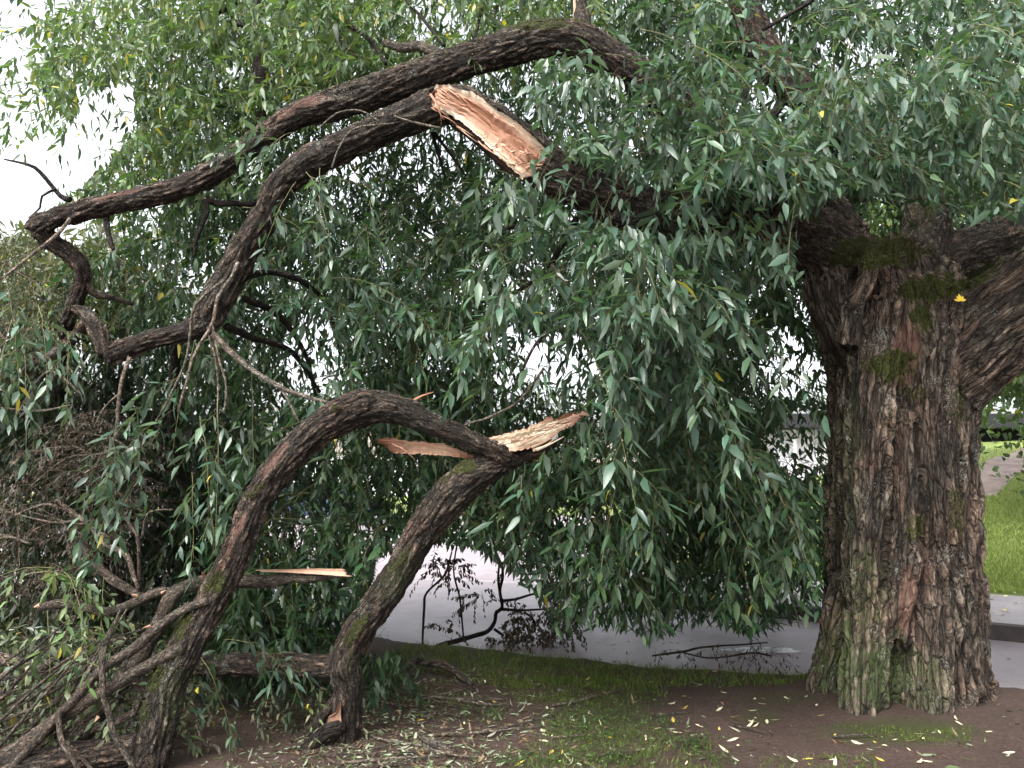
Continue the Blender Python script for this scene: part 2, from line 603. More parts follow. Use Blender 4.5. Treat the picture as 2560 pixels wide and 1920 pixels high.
# ------------------------------------------------------------------ ground materials
def soil_material():
    m, t, N, L = new_mat('damp_brown_soil')
    geo = N('NewGeometry'); P = geo.outputs['Position']
    n1 = noise_tex(N, L, P, 1.6, 5, 0.65)
    n2 = noise_tex(N, L, P, 45, 6, 0.75)
    n3 = noise_tex(N, L, P, 170, 3, 0.8)
    c = ramp(N, [(0.25, (0.054, 0.036, 0.029)), (0.5, (0.108, 0.074, 0.060)), (0.75, (0.185, 0.136, 0.112))]); L(n2, c.inputs[0])
    d = ramp(N, [(0.3, (0.75, 0.72, 0.7)), (0.7, (1.2, 1.15, 1.15))]); L(n1, d.inputs[0])
    col = mixc(N, L, 1.0, c.outputs[0], d.outputs[0], 'MULTIPLY')
    cr = ramp(N, [(0.66, 0.0), (0.74, 0.7)]); L(n3, cr.inputs[0])
    col = mixc(N, L, cr.outputs[0], col, (0.22, 0.17, 0.14))
    # mossy film
    mk = N('Attribute'); mk.attribute_name = 'mask'
    sep = N('SeparateColor'); L(mk.outputs['Color'], sep.inputs[0])
    gm = ramp(N, [(0.35, 0.25), (0.6, 1.0)]); L(n2, gm.inputs[0])
    mm = N('Math'); mm.operation = 'MULTIPLY'; L(gm.outputs[0], mm.inputs[0]); L(sep.outputs[0], mm.inputs[1])
    col = mixc(N, L, mm.outputs[0], col, (0.06, 0.085, 0.02))
    bs = N('BsdfPrincipled'); L(col, bs.inputs['Base Color'])
    bs.inputs['Roughness'].default_value = 0.9
    bs.inputs['Specular IOR Level'].default_value = 0.25
    ad = N('Math'); ad.operation = 'MULTIPLY_ADD'; L(n3, ad.inputs[0]); ad.inputs[1].default_value = 0.5; L(n2, ad.inputs[2])
    bp = N('Bump'); bp.inputs['Strength'].default_value = 1.0; bp.inputs['Distance'].default_value = 0.045
    L(ad.outputs[0], bp.inputs['Height']); L(bp.outputs[0], bs.inputs['Normal'])
    o = N('OutputMaterial'); L(bs.outputs[0], o.inputs[0])
    return m


def asphalt_material(name, base):
    m, t, N, L = new_mat(name)
    geo = N('NewGeometry'); P = geo.outputs['Position']
    n1 = noise_tex(N, L, P, 0.5, 5, 0.6)
    n2 = noise_tex(N, L, P, 120, 3, 0.7)
    n3 = noise_tex(N, L, P, 3.0, 5, 0.7)
    a = ramp(N, [(0.3, tuple(c * 0.72 for c in base)), (0.7, tuple(c * 1.2 for c in base))]); L(n1, a.inputs[0])
    b = ramp(N, [(0.3, 0.7), (0.7, 1.25)]); L(n2, b.inputs[0])
    c = ramp(N, [(0.35, 0.86), (0.6, 1.06)]); L(n3, c.inputs[0])
    col = mixc(N, L, 1.0, a.outputs[0], b.outputs[0], 'MULTIPLY')
    col = mixc(N, L, 1.0, col, c.outputs[0], 'MULTIPLY')
    bs = N('BsdfPrincipled'); L(col, bs.inputs['Base Color'])
    r = ramp(N, [(0.35, 0.42), (0.65, 0.62)]); L(n1, r.inputs[0]); L(r.outputs[0], bs.inputs['Roughness'])
    bp = N('Bump'); bp.inputs['Strength'].default_value = 0.5; bp.inputs['Distance'].default_value = 0.006
    L(n2, bp.inputs['Height']); L(bp.outputs[0], bs.inputs['Normal'])
    o = N('OutputMaterial'); L(bs.outputs[0], o.inputs[0])
    return m


def lawn_material():
    m, t, N, L = new_mat('mown_lawn')
    geo = N('NewGeometry'); P = geo.outputs['Position']
    n1 = noise_tex(N, L, P, 0.7, 5, 0.65)
    n2 = noise_tex(N, L, P, 30, 5, 0.75)
    a = ramp(N, [(0.3, (0.125, 0.17, 0.045)), (0.7, (0.21, 0.25, 0.075))]); L(n1, a.inputs[0])
    b = ramp(N, [(0.3, 0.6), (0.7, 1.4)]); L(n2, b.inputs[0])
    col = mixc(N, L, 1.0, a.outputs[0], b.outputs[0], 'MULTIPLY')
    bs = N('BsdfPrincipled'); L(col, bs.inputs['Base Color']); bs.inputs['Roughness'].default_value = 0.8
    bs.inputs['Specular IOR Level'].default_value = 0.2
    bp = N('Bump'); bp.inputs['Strength'].default_value = 1.0; bp.inputs['Distance'].default_value = 0.05
    L(n2, bp.inputs['Height']); L(bp.outputs[0], bs.inputs['Normal'])
    o = N('OutputMaterial'); L(bs.outputs[0], o.inputs[0])
    return m


M_SOIL = soil_material()
M_ASPH = asphalt_material('pale_worn_asphalt', (0.245, 0.208, 0.222))
M_PAVE = asphalt_material('pale_pavement', (0.25, 0.225, 0.235))
M_LAWN = lawn_material()
M_KERB = plain('dark_granite_kerb', (0.035, 0.029, 0.028), 0.85, var=0.3, scale=9, bump=0.6, bscale=60)

# ------------------------------------------------------------------ setting
# asphalt: one sheet to the horizon
g = np.array([-1500, -400, -100, -40, -20, -10, 0, 10, 20, 40, 100, 400, 1500.0])
X, Y = np.meshgrid(g, g + 10, indexing='ij')
grid_mesh('ground', X, Y, np.full_like(X, ASPH), M_ASPH)

# soil mound under the tree, near the camera
xs = np.linspace(-6.5, 9.5, 420)
ys = np.linspace(-3.0, 10.8, 380)
X, Y = np.meshgrid(xs, ys, indexing='ij')
Z = soil_z(X, Y)
o = grid_mesh('soil', X, Y, Z, M_SOIL)
pxs, pys, _ = px_of(np.stack([X, Y, Z], -1).reshape(-1, 3))
mossy = np.zeros(len(pxs))
for cx, cy, rx, ry, k in ((2250, 1830, 230, 40, 0.9), (1950, 1745, 120, 20, .5), (1500, 1640, 560, 45, 0.9), (1500, 1800, 160, 90, 0.6), (1430, 1900, 200, 40, 0.5), (1060, 1640, 130, 50, 0.6), (1900, 1790, 60, 30, 0.6)):
    mossy = np.maximum(mossy, k * (1 - sstep(0.5, 1.15, np.hypot((pxs - cx) / rx, (pys - cy) / ry))))
mk = np.zeros((len(pxs), 4)); mk[:, 0] = mossy; mk[:, 3] = 1
a = o.data.attributes.new('mask', 'FLOAT_COLOR', 'POINT')
a.data.foreach_set('color', mk.astype(np.float32).ravel())


def tw_xy(t, w):
    return K0[0] + t * KU[0] + w * KN[0], K0[1] + t * KU[1] + w * KN[1]


# kerb, pavement, lawn and the worn path up the hill
kb = MB()
t0, t1 = -24.0, 5.6
n_st = 28
for i in range(n_st):
    a0 = t0 + (t1 - t0) * i / n_st
    a1 = t0 + (t1 - t0) * (i + 1) / n_st - 0.008
    cx, cy = tw_xy((a0 + a1) / 2, 0.075)
    kb.box((cx, cy, 0.0165), (abs(a1 - a0), 0.15, 0.153 + 0.004 * random.random()), math.atan2(KU[1], KU[0]), 0.012)
tag(kb.build('kerb', M_KERB), kind='structure')
tt, ww = np.meshgrid(np.linspace(-30, 5.6, 60), np.linspace(0.15, 2.45, 8), indexing='ij')
X, Y = tw_xy(tt, ww)
grid_mesh('pavement', X, Y, np.full_like(X, 0.088), M_PAVE)
tt, ww = np.meshgrid(np.linspace(-60, 6.3, 180), np.concatenate([np.linspace(2.4, 18, 110), np.linspace(18.5, 46, 30)]), indexing='ij')
X, Y = tw_xy(tt, ww)
grid_mesh('lawn', X, Y, lawn_z(X, Y), M_LAWN)
up = on_ground([2425, 2450, 2490, 2540, 2620, 2750], [1178, 1160, 1143, 1128, 1112, 1090])
lo = on_ground([2425, 2455, 2490, 2540, 2620, 2750], [1228, 1248, 1240, 1190, 1165, 1150])
v = np.linspace(0, 1, 14)[None, :, None]
upr, _ = resample(up, 1, 0.3)
lor = np.stack([np.interp(np.linspace(0, 1, len(upr)), np.linspace(0, 1, len(lo)), lo[:, k]) for k in range(3)], -1)
PP = upr[:, None] * (1 - v) + lor[:, None] * v
wob = 0.25 * perlin(np.stack([PP[..., 0] * .8, PP[..., 1] * .8, PP[..., 0] * 0], -1))
grid_mesh('path', PP[..., 0] + wob, PP[..., 1] + wob, lawn_z(PP[..., 0] + wob, PP[..., 1] + wob) + 0.012,
          plain('trodden_earth_path', (0.17, 0.13, 0.115), 0.9, var=0.35, scale=3, bump=0.6))
# grass strips beyond the asphalt, far off
for (x0, x1, y0, y1) in ((-40, 12, 33, 60), (-70, -14, 20, 33)):
    X, Y = np.meshgrid(np.linspace(x0, x1, 30), np.linspace(y0, y1, 14), indexing='ij')
    grid_mesh('lawn', X, Y, ASPH + 0.03 + 0.35 * sstep(0, 18, Y - y0), M_LAWN)
# gutter line and puddle on the asphalt
P = on_ground([1060, 1190, 1310, 1420], [1424, 1426, 1431, 1437])
Q = on_ground([1060, 1190, 1310, 1420], [1427, 1430, 1436, 1442])
PP = np.stack([P, Q], 1)
grid_mesh('road_marking', PP[..., 0], PP[..., 1], np.full(PP.shape[:2], ASPH + 0.004), plain('worn_white_paint', (0.33, 0.30, 0.31), 0.7, var=0.3, scale=30))
c = on_ground(1905, 1626)
th = np.linspace(0, 2 * np.pi, 40, endpoint=False)
rr = 1 + 0.35 * perlin(np.stack([np.cos(th) * 1.5, np.sin(th) * 1.5, th * 0 + .5], -1))
PV = np.stack([c[0] + 0.36 * rr * np.cos(th), c[1] + 0.14 * rr * np.sin(th), np.full(40, ASPH + 0.004)], -1)
me = raw_mesh('puddle', np.vstack([PV, [[c[0], c[1], ASPH + 0.004]]]), np.array([[40, i, (i + 1) % 40] for i in range(40)]).ravel(), np.full(40, 3),
              plain('rain_water', (0.12, 0.11, 0.115), 0.25, 0.3, var=0.1))
tag(link('puddle', me), kind='structure')


# ------------------------------------------------------------------ trunks, limbs and branches
def ppath(pts, ds=0.03):
    """[(px, py, D, radius in px)] -> 3D path and radii"""
    a = np.asarray(pts, float)
    P = at(a[:, 0], a[:, 1], a[:, 2])
    return resample(P, a[:, 3] * a[:, 2] / F, ds)


def organic(skels, voxel, amp, freq, masks, dents=(), carve=None, lump=0.035, smooth_it=6, voff=0.0):
    """Blend tapered limbs into one skin, fissure the skin, and give back one mesh per limb.
    skels: [(name, path, radii, part number)]"""
    V, Q = [], []
    n0 = 0
    S, SR, ST, SN, SB, SL, SI = [], [], [], [], [], [], []
    for k, (nm, P, rad, part) in enumerate(skels):
        v, q, _, L = tube_arrays(P, rad, 20)
        V.append(v)
        Q += [tuple(r + n0) for r in q]
        Q.append(tuple(n0 + i for i in range(19, -1, -1)))
        Q.append(tuple(n0 + len(v) - 20 + i for i in range(20)))
        n0 += len(v)
        T, N_, B = frames(P)
        S.append(P); SR.append(rad); ST.append(T); SN.append(N_); SB.append(B); SL.append(L + 7.7 * k); SI.append(np.full(len(P), k))
    me = bpy.data.meshes.new('tmp')
    me.from_pydata(np.vstack(V).tolist(), [], Q)
    ob = bpy.data.objects.new('tmp', me)
    COL.objects.link(ob)
    md = ob.modifiers.new('r', 'REMESH'); md.mode = 'VOXEL'; md.voxel_size = voxel
    ms = ob.modifiers.new('s', 'SMOOTH'); ms.factor = 0.5; ms.iterations = smooth_it
    dg = bpy.context.evaluated_depsgraph_get()
    m2 = bpy.data.meshes.new_from_object(ob.evaluated_get(dg))
    bpy.data.objects.remove(ob)
    nv = len(m2.vertices)
    co = np.zeros(nv * 3, np.float32); m2.vertices.foreach_get('co', co); co = co.reshape(-1, 3).astype(float)
    no = np.zeros(nv * 3, np.float32); m2.vertex_normals.foreach_get('vector', no); no = no.reshape(-1, 3).astype(float)
    nl = len(m2.loops)
    lv = np.zeros(nl, np.int32); m2.loops.foreach_get('vertex_index', lv)
    sz = np.zeros(len(m2.polygons), np.int32); m2.polygons.foreach_get('loop_total', sz)
    bpy.data.meshes.remove(m2)
    S = np.vstack(S).astype(np.float32); SR = np.concatenate(SR); SL = np.concatenate(SL); SI = np.concatenate(SI)
    SN, SB, ST = np.vstack(SN), np.vstack(SB), np.vstack(ST)
    near = np.zeros(nv, int)
    c32 = co.astype(np.float32)
    s2 = (S ** 2).sum(1)
    for a in range(0, nv, 4000):
        c = c32[a:a + 4000]
        d = np.sqrt(np.maximum((c ** 2).sum(1)[:, None] - 2 * c @ S.T + s2[None], 1e-8))
        near[a:a + 4000] = np.argmin(d - SR[None].astype(np.float32), axis=1)
    rel = co - S[near]
    xl = (rel * SN[near]).sum(1); yl = (rel * SB[near]).sum(1); sl = SL[near] + (rel * ST[near]).sum(1)
    bark = np.stack([xl, yl, sl], -1)
    rad = SR[near]
    ids = SI[near]
    ampv = np.array([amp.get(sk[0], 0.01) for sk in skels])[ids]
    frq = np.array([freq.get(sk[0], 16.0) for sk in skels])[ids]
    tall = np.array([sk[0] in ('trunk', 'root', 'rib') for sk in skels])[ids]
    q = bark * frq[:, None] * np.stack([np.ones(nv), np.ones(nv), np.where(tall, 0.085, 0.2)], -1)
    q = q + 0.35 * np.stack([perlin(q * 0.7 + 3), perlin(q * 0.7 + 9), np.zeros(nv)], -1)
    h1 = sstep(0.0, 0.30, np.abs(perlin(q)))
    h2 = sstep(0.0, 0.30, np.abs(perlin(q * np.array([2.1, 2.1, 1.7]) + 31)))
    h4 = sstep(0.0, 0.16, np.abs(perlin(q * np.array([.8, .8, 3.2]) + 120)))
    h3 = sstep(0.0, 0.22, np.abs(perlin(q * np.array([.5, .5, .4]) + 91)))
    h = h1 * (0.6 + 0.4 * h2) * (0.40 + 0.60 * h3) * (0.72 + 0.28 * h4) + 0.25 * fbm(q * 1.7 + 50, 2)
    fibre = perlin(bark * np.array([1, 1, 0.07]) * (frq * 3.4)[:, None] + 77)
    h = h + 0.30 * fibre
    big = perlin(bark * np.array([3.2, 3.2, 0.55]) * np.minimum(1, 0.25 / rad)[:, None] * 1.6 + 11)
    px, py, D = px_of(co)
    mk = np.zeros((nv, 4)); mk[:, 3] = 1
    nz = 0.5 + 0.9 * fbm(co * 14, 3)
    nz2 = 0.5 + 0.9 * fbm(bark * np.array([22, 22, 5]), 3)
    for (ch, cx, cy, rx, ry, rot, k) in masks:
        ca, sa = math.cos(R(rot)), math.sin(R(rot))
        ux = ((px - cx) * ca + (py - cy) * sa) / rx
        uy = (-(px - cx) * sa + (py - cy) * ca) / ry
        e = 1 - sstep(0.15, 1.35, np.hypot(ux, uy))
        val = k * sstep(0.34, 0.90, e * (0.8 if ch == 1 else 0.62) + (nz2 * 0.42 if ch == 1 else nz * 0.66 - 0.05))
        mk[:, ch] = np.maximum(mk[:, ch], val * (e > 0.02))
    h = np.clip(h, 0, 1.2)
    disp = ampv * (h - 0.65) * 1.6 * (1 - 0.75 * mk[:, 1]) + np.where(tall, lump, 2.4 * lump) * rad * big * 2.2 - 0.006 * mk[:, 1]
    mossh = mk[:, 0] * (0.010 + 0.020 * np.clip(fbm(co * 30, 3), -0.3, 1))
    co2 = co + no * (disp + mossh)[:, None]
    for (c, r_, dep, dr) in dents:
        g_ = np.exp(-(np.linalg.norm(co - c, axis=1) / r_) ** 2)
        co2 += np.asarray(dr, float)[None] * (dep * g_)[:, None]
    if carve:
        co2, mk = carve(co2, mk, px, py, D, ids)
    h = h * (1 - mk[:, 0]) + 0.6 * mk[:, 0]
    # one mesh per part
    st = np.zeros(len(sz), np.int64); st[1:] = np.cumsum(sz)[:-1]
    parts = np.array([s[3] for s in skels])
    fp = parts[ids[lv[st]]]
    out = {}
    for p in sorted(set(parts.tolist())):
        fm = fp == p
        if not fm.any():
            continue
        lm = np.repeat(fm, sz)
        l = lv[lm]
        used, inv = np.unique(l, return_inverse=True)
        out[p] = (co2[used], inv, sz[fm], dict(bark=('FLOAT_VECTOR', bark[used]), h=('FLOAT', h[used]), mask=('FLOAT_COLOR', mk[used])))
    return out


def put(parts, p, name, mat, parent):
    V, l, s, at_ = parts[p]
    return link(name, raw_mesh(name, V, l, s, mat, True, at_), parent)


def stick(name, pts, mat, parent=None, seg=8, ds=0.04, wob=0.35, knots=True, world_pts=None, cut=None):
    """a thin branch: tapered, slightly crooked tube through photo points (px, py, D, radius px)"""
    P, rad = ppath(pts, ds) if world_pts is None else resample(world_pts[0], world_pts[1], ds)
    n = len(P)
    s = np.linspace(0, n * ds, n)
    off = random.random() * 50
    w = np.stack([perlin(np.stack([s * 5, s * 0 + off + k * 7.1, s * 0], -1)) for k in range(3)], -1)
    P = P + w * rad[:, None] * wob * 2.0
    if knots:
        rad = rad * (1 + 0.22 * np.clip(perlin(np.stack([s * 9, s * 0 + off, s * 0 + 4], -1)), -0.3, 1))
    V, Q, bark, L = tube_arrays(P, rad, seg)
    bark = bark + np.array([0, 0, off])
    no = norm(V - np.repeat(P, seg, 0))
    hh = np.clip(0.6 + 0.9 * fbm(bark * np.array([30, 30, 12]), 2), 0, 1)
    V = V + no * (0.10 * np.repeat(rad, seg) * (hh - 0.6))[:, None]
    nv = len(V)
    V = np.vstack([V, P[:1], P[-1:]])
    Q = [tuple(q) for q in Q]
    tri = [(nv, (j + 1) % seg, j) for j in range(seg)] + [(nv + 1, nv - seg + j, nv - seg + (j + 1) % seg) for j in range(seg)]
    loops = np.concatenate([np.array(Q).ravel(), np.array(tri).ravel()])
    sizes = np.concatenate([np.full(len(Q), 4), np.full(len(tri), 3)])
    mk = np.zeros((nv + 2, 4)); mk[:, 3] = 1
    attrs = dict(bark=('FLOAT_VECTOR', np.vstack([bark, bark[:1], bark[-1:]])), h=('FLOAT', np.concatenate([hh, [.5, .5]])), mask=('FLOAT_COLOR', mk))
    o = link(name, raw_mesh(name, V, loops, sizes, mat, True, attrs), parent)
    return o, P, rad


def slab(name, up, lo, Du, Dl, thick, parent, n=70, m=16, concave=0.0, jag=(0.0, 0.0), grain=0.012, tone=0.0, rim=0.25, ragged=0.0, enddark=0.0):
    """a torn face of wood between two photo edges, with real thickness, grain and splintered ends"""
    def rs(e, D):
        e = np.asarray(e, float)
        s = np.concatenate([[0], np.cumsum(np.hypot(*np.diff(e, axis=0).T))])
        u = np.linspace(0, s[-1], n)
        Dv = np.interp(np.linspace(0, 1, n), np.linspace(0, 1, len(np.atleast_1d(D))), np.atleast_1d(D)) if np.ndim(D) else np.full(n, D)
        Q_ = np.stack([np.interp(u, s, e[:, 0]), np.interp(u, s, e[:, 1])], -1)
        tq = np.gradient(Q_, axis=0)
        nq = np.stack([-tq[:, 1], tq[:, 0]], -1) / np.maximum(np.linalg.norm(tq, axis=1), 1e-6)[:, None]
        o_ = random.random() * 99
        rg = perlin(np.stack([u / 14, u * 0 + o_, u * 0], -1)) + .8 * perlin(np.stack([u / 5, u * 0 + o_, u * 0 + 3], -1))
        return Q_ + nq * (ragged * rg)[:, None], Dv
    U, DU = rs(up, Du)
    W, DW = rs(lo, Dl)
    v = np.linspace(0, 1, m)
    off = random.random() * 90
    pxy = U[:, None] * (1 - v)[None, :, None] + W[:, None] * v[None, :, None]
    D = DU[:, None] * (1 - v) + DW[:, None] * v
    # splintered ends: each fibre stops at its own length
    fib = perlin(np.stack([v * 7 + off, v * 0, v * 0], -1)) * 2 + 0.6 * perlin(np.stack([v * 19 + off, v * 0, v * 0 + 5], -1))
    tan = np.gradient(pxy, axis=0)
    tan = tan / np.maximum(np.linalg.norm(tan, axis=-1, keepdims=True), 1e-6)
    i = np.arange(n)
    e0 = np.clip(1 - i / (0.12 * n), 0, 1)[:, None]
    e1 = np.clip(1 - (n - 1 - i) / (0.12 * n), 0, 1)[:, None]
    pxy = pxy + tan * (-(e0 * jag[0] * fib) + e1 * jag[1] * fib[::-1])[..., None]
    P = at(pxy[..., 0], pxy[..., 1], D)
    s = np.arange(n) / n
    Lm = np.linalg.norm(P[-1, m // 2] - P[0, m // 2])
    Wm = np.linalg.norm(P[n // 2, -1] - P[n // 2, 0])
    gc = np.stack(np.broadcast_arrays((s * Lm)[:, None], (v * Wm)[None], np.array(off)[None, None]), -1)
    g1 = perlin(gc * np.array([2.2, 30, 1])) + 0.6 * perlin(gc * np.array([5, 75, 1]))
    depth = grain * g1 + concave * np.sin(np.pi * v)[None] + 0.4 * grain * perlin(gc * np.array([7, 9, 1]))
    depth = depth + 1.6 * grain * sstep(-0.06, 0.06, perlin(gc * np.array([1.3, 15, 1]) + 60)) * np.sin(np.pi * v)[None] + 1.0 * grain * sstep(-0.05, 0.05, perlin(gc * np.array([2.6, 28, 1]) + 33))
    Pf = P + depth[..., None] * _f
    Pb = P + (thick * (0.35 + 0.65 * np.sin(np.pi * v))[None] + np.maximum(depth, 0) + 0.004)[..., None] * _f
    V = np.vstack([Pf.reshape(-1, 3), Pb.reshape(-1, 3)])
    i, j = np.meshgrid(np.arange(n - 1), np.arange(m - 1), indexing='ij')
    a = i * m + j
    q1 = np.stack([a, a + 1, a + m + 1, a + m], -1).reshape(-1, 4)
    q2 = (np.stack([a, a + m, a + m + 1, a + 1], -1) + n * m).reshape(-1, 4)
    rimq = []
    ring = [k for k in range(m)] + [k * m + m - 1 for k in range(1, n)] + [(n - 1) * m + k for k in range(m - 2, -1, -1)] + [k * m for k in range(n - 2, 0, -1)]
    for k in range(len(ring)):
        x, y = ring[k], ring[(k + 1) % len(ring)]
        rimq.append((y, x, x + n * m, y + n * m))
    Q = np.vstack([q1, q2, np.array(rimq)])
    edge = np.abs(v - 0.5) * 2
    tn = (0.17 + tone + rim * sstep(0.45, 0.95, edge)[None] + 0.30 * perlin(gc * np.array([1.6, 12, 1]) + 40))
    tn = tn - enddark * np.maximum(np.clip(1 - np.arange(n) / (.22 * n), 0, 1), np.clip(1 - (n - 1 - np.arange(n)) / (.30 * n), 0, 1))[:, None]
    tn = np.concatenate([tn.ravel(), tn.ravel() - 0.12])
    bk = np.concatenate([gc.reshape(-1, 3), gc.reshape(-1, 3) + 0.3])
    mk = np.zeros((len(V), 4)); mk[:, 3] = 1
    me = raw_mesh(name, V, Q.ravel(), np.full(len(Q), 4), M_WOOD, True, dict(bark=('FLOAT_VECTOR', bk), h=('FLOAT', tn), mask=('FLOAT_COLOR', mk)))
    me.set_sharp_from_angle(angle=R(50))
    return link(name, me, parent)


def splinters(name, items, parent, tone=0.1):
    """thin curved slivers of wood: [(list of (px,py,D), width px)]"""
    V, Q, Bk, T = [], [], [], []
    n0 = 0
    for pts, wd in items:
        a = np.asarray(pts, float)
        P = at(a[:, 0], a[:, 1], a[:, 2])
        r0 = wd * a[0, 2] / F / 2
        P, rad = resample(P, np.linspace(r0, r0 * 0.12, len(P)), 0.012)
        v, q, b, _ = tube_arrays(P, rad, 5)
        c = np.repeat(P, 5, 0)
        v = c + (v - c) * np.array([1.0, 0.5, 1.0])
        V.append(v); Q.append(q + n0); Bk.append(b[:, [2, 0, 1]] + random.random() * 9); T.append(np.full(len(v), 0.2 + tone + random.uniform(-.12, .2)))
        n0 += len(v)
    V, Q, Bk, T = np.vstack(V), np.vstack(Q), np.vstack(Bk), np.concatenate(T)
    mk = np.zeros((len(V), 4)); mk[:, 3] = 1
    return link(name, raw_mesh(name, V, Q.ravel(), np.full(len(Q), 4), M_WOOD, True, dict(bark=('FLOAT_VECTOR', Bk), h=('FLOAT', T), mask=('FLOAT_COLOR', mk))), parent)


# ------------------------------------------------------------------ leaves
# stretches of limb and torn wood that stand free of leaves, and openings in the curtain:
# (photo outline, nearest, farthest distance, share of leaves left out)
CLEAR = [
    ([(1060, 190), (1240, 225), (1340, 310), (1330, 400), (1290, 470), (1150, 400), (1050, 300)], 3, 5.3, 1),
    ([(1330, 310), (1420, 390), (1400, 500), (1290, 470)], 3, 5.3, .8),
    ([(1400, 390), (1520, 430), (1620, 470), (1640, 600), (1500, 560), (1370, 510)], 3, 5.3, .82),
    ([(1620, 470), (1800, 480), (1960, 500), (2060, 560), (1960, 610), (1640, 600)], 3, 5.4, .7),
    ([(1180, 40), (1440, 40), (1560, 110), (1640, 200), (1530, 210), (1430, 150), (1180, 180)], 3, 5.5, .75),
    ([(920, 970), (1160, 1060), (1230, 1080), (1380, 1020), (1470, 1010), (1480, 1060), (1420, 1110), (1290, 1180), (1200, 1310), (1090, 1430), (930, 1660), (910, 1900), (790, 1900), (810, 1640), (930, 1440), (1090, 1220), (1180, 1150), (960, 1140), (900, 1080)], 3, 5.05, 1),
    ([(1180, 1000), (1480, 960), (1520, 1080), (1400, 1150), (1260, 1160)], 3, 5.2, .8),
    ([(880, 950), (1010, 980), (870, 1090), (700, 1260), (640, 1400), (560, 1600), (440, 1900), (330, 1900), (420, 1600), (540, 1380), (600, 1220), (740, 1040)], 3, 4.75, 1),
    ([(940, 1400), (1040, 1360), (1180, 1370), (1260, 1420), (1340, 1490), (1400, 1600), (1395, 1950), (1090, 1950), (1070, 1640), (900, 1640)], 3, 14, 1),
    ([(1390, 1600), (1500, 1570), (1620, 1610), (1760, 1560), (1880, 1590), (2100, 1540), (2100, 1950), (1390, 1950)], 3, 14, 1),
    ([(2075, 700), (2480, 700), (2500, 1900), (1980, 1900), (2050, 1600), (2060, 1300)], 3, 5.6, 1),
    ([(1990, 590), (2090, 480), (2330, 520), (2400, 560), (2560, 550), (2600, 1000), (2050, 1000), (2000, 700)], 3, 5.75, 1),
    ([(0, 440), (160, 350), (210, 230), (330, 210), (345, 330), (260, 420), (120, 540), (0, 560)], 3, 12, .85),
    ([(0, 0), (120, 0), (60, 120), (100, 230), (200, 340), (60, 420), (0, 430)], 3, 12, .72),
    ([(860, 250), (1040, 320), (900, 400), (700, 480), (590, 720), (490, 860), (300, 900), (280, 840), (460, 800), (560, 640), (660, 450), (780, 350)], 3, 5.1, .75),
]

for _x, _y, _a, _b, _k in ((1395, 900, 105, 85, .72), (1300, 860, 60, 50, .6), (1955, 910, 75, 80, .6), (1990, 1110, 70, 75, .7), (785, 890, 75, 110, .6), (1910, 240, 60, 70, .6), (2120, 150, 80, 50, .6), (1935, 60, 50, 40, .6), (2205, 530, 45, 60, .75), (1640, 700, 50, 50, .45), (880, 415, 60, 45, .6), (1065, 55, 60, 45, .5), (1460, 1290, 90, 35, .75), (1550, 1150, 60, 40, .5), (1150, 1290, 50, 30, .5), (690, 1300, 90, 45, .4), (500, 720, 50, 60, .5), (380, 520, 45, 50, .5), (1300, 700, 40, 50, .5)):
    CLEAR.append(([(_x + _a * (1 + .25 * math.sin(3 * q + _x)) * math.cos(q), _y + _b * (1 + .25 * math.sin(2 * q + _y)) * math.sin(q)) for q in np.linspace(0, 6.1, 14)], 3, 14, _k))


def clear_of(P, hard=False):
    x, y, D = px_of(P)
    keep = np.ones(len(P), bool)
    for poly, d0, d1, k in CLEAR:
        if hard and k < .6:
            continue
        m = (D > d0) & (D < d1) & inpoly(x, y, poly)
        keep &= ~(m & (rng.random(len(P)) < k))
    return keep


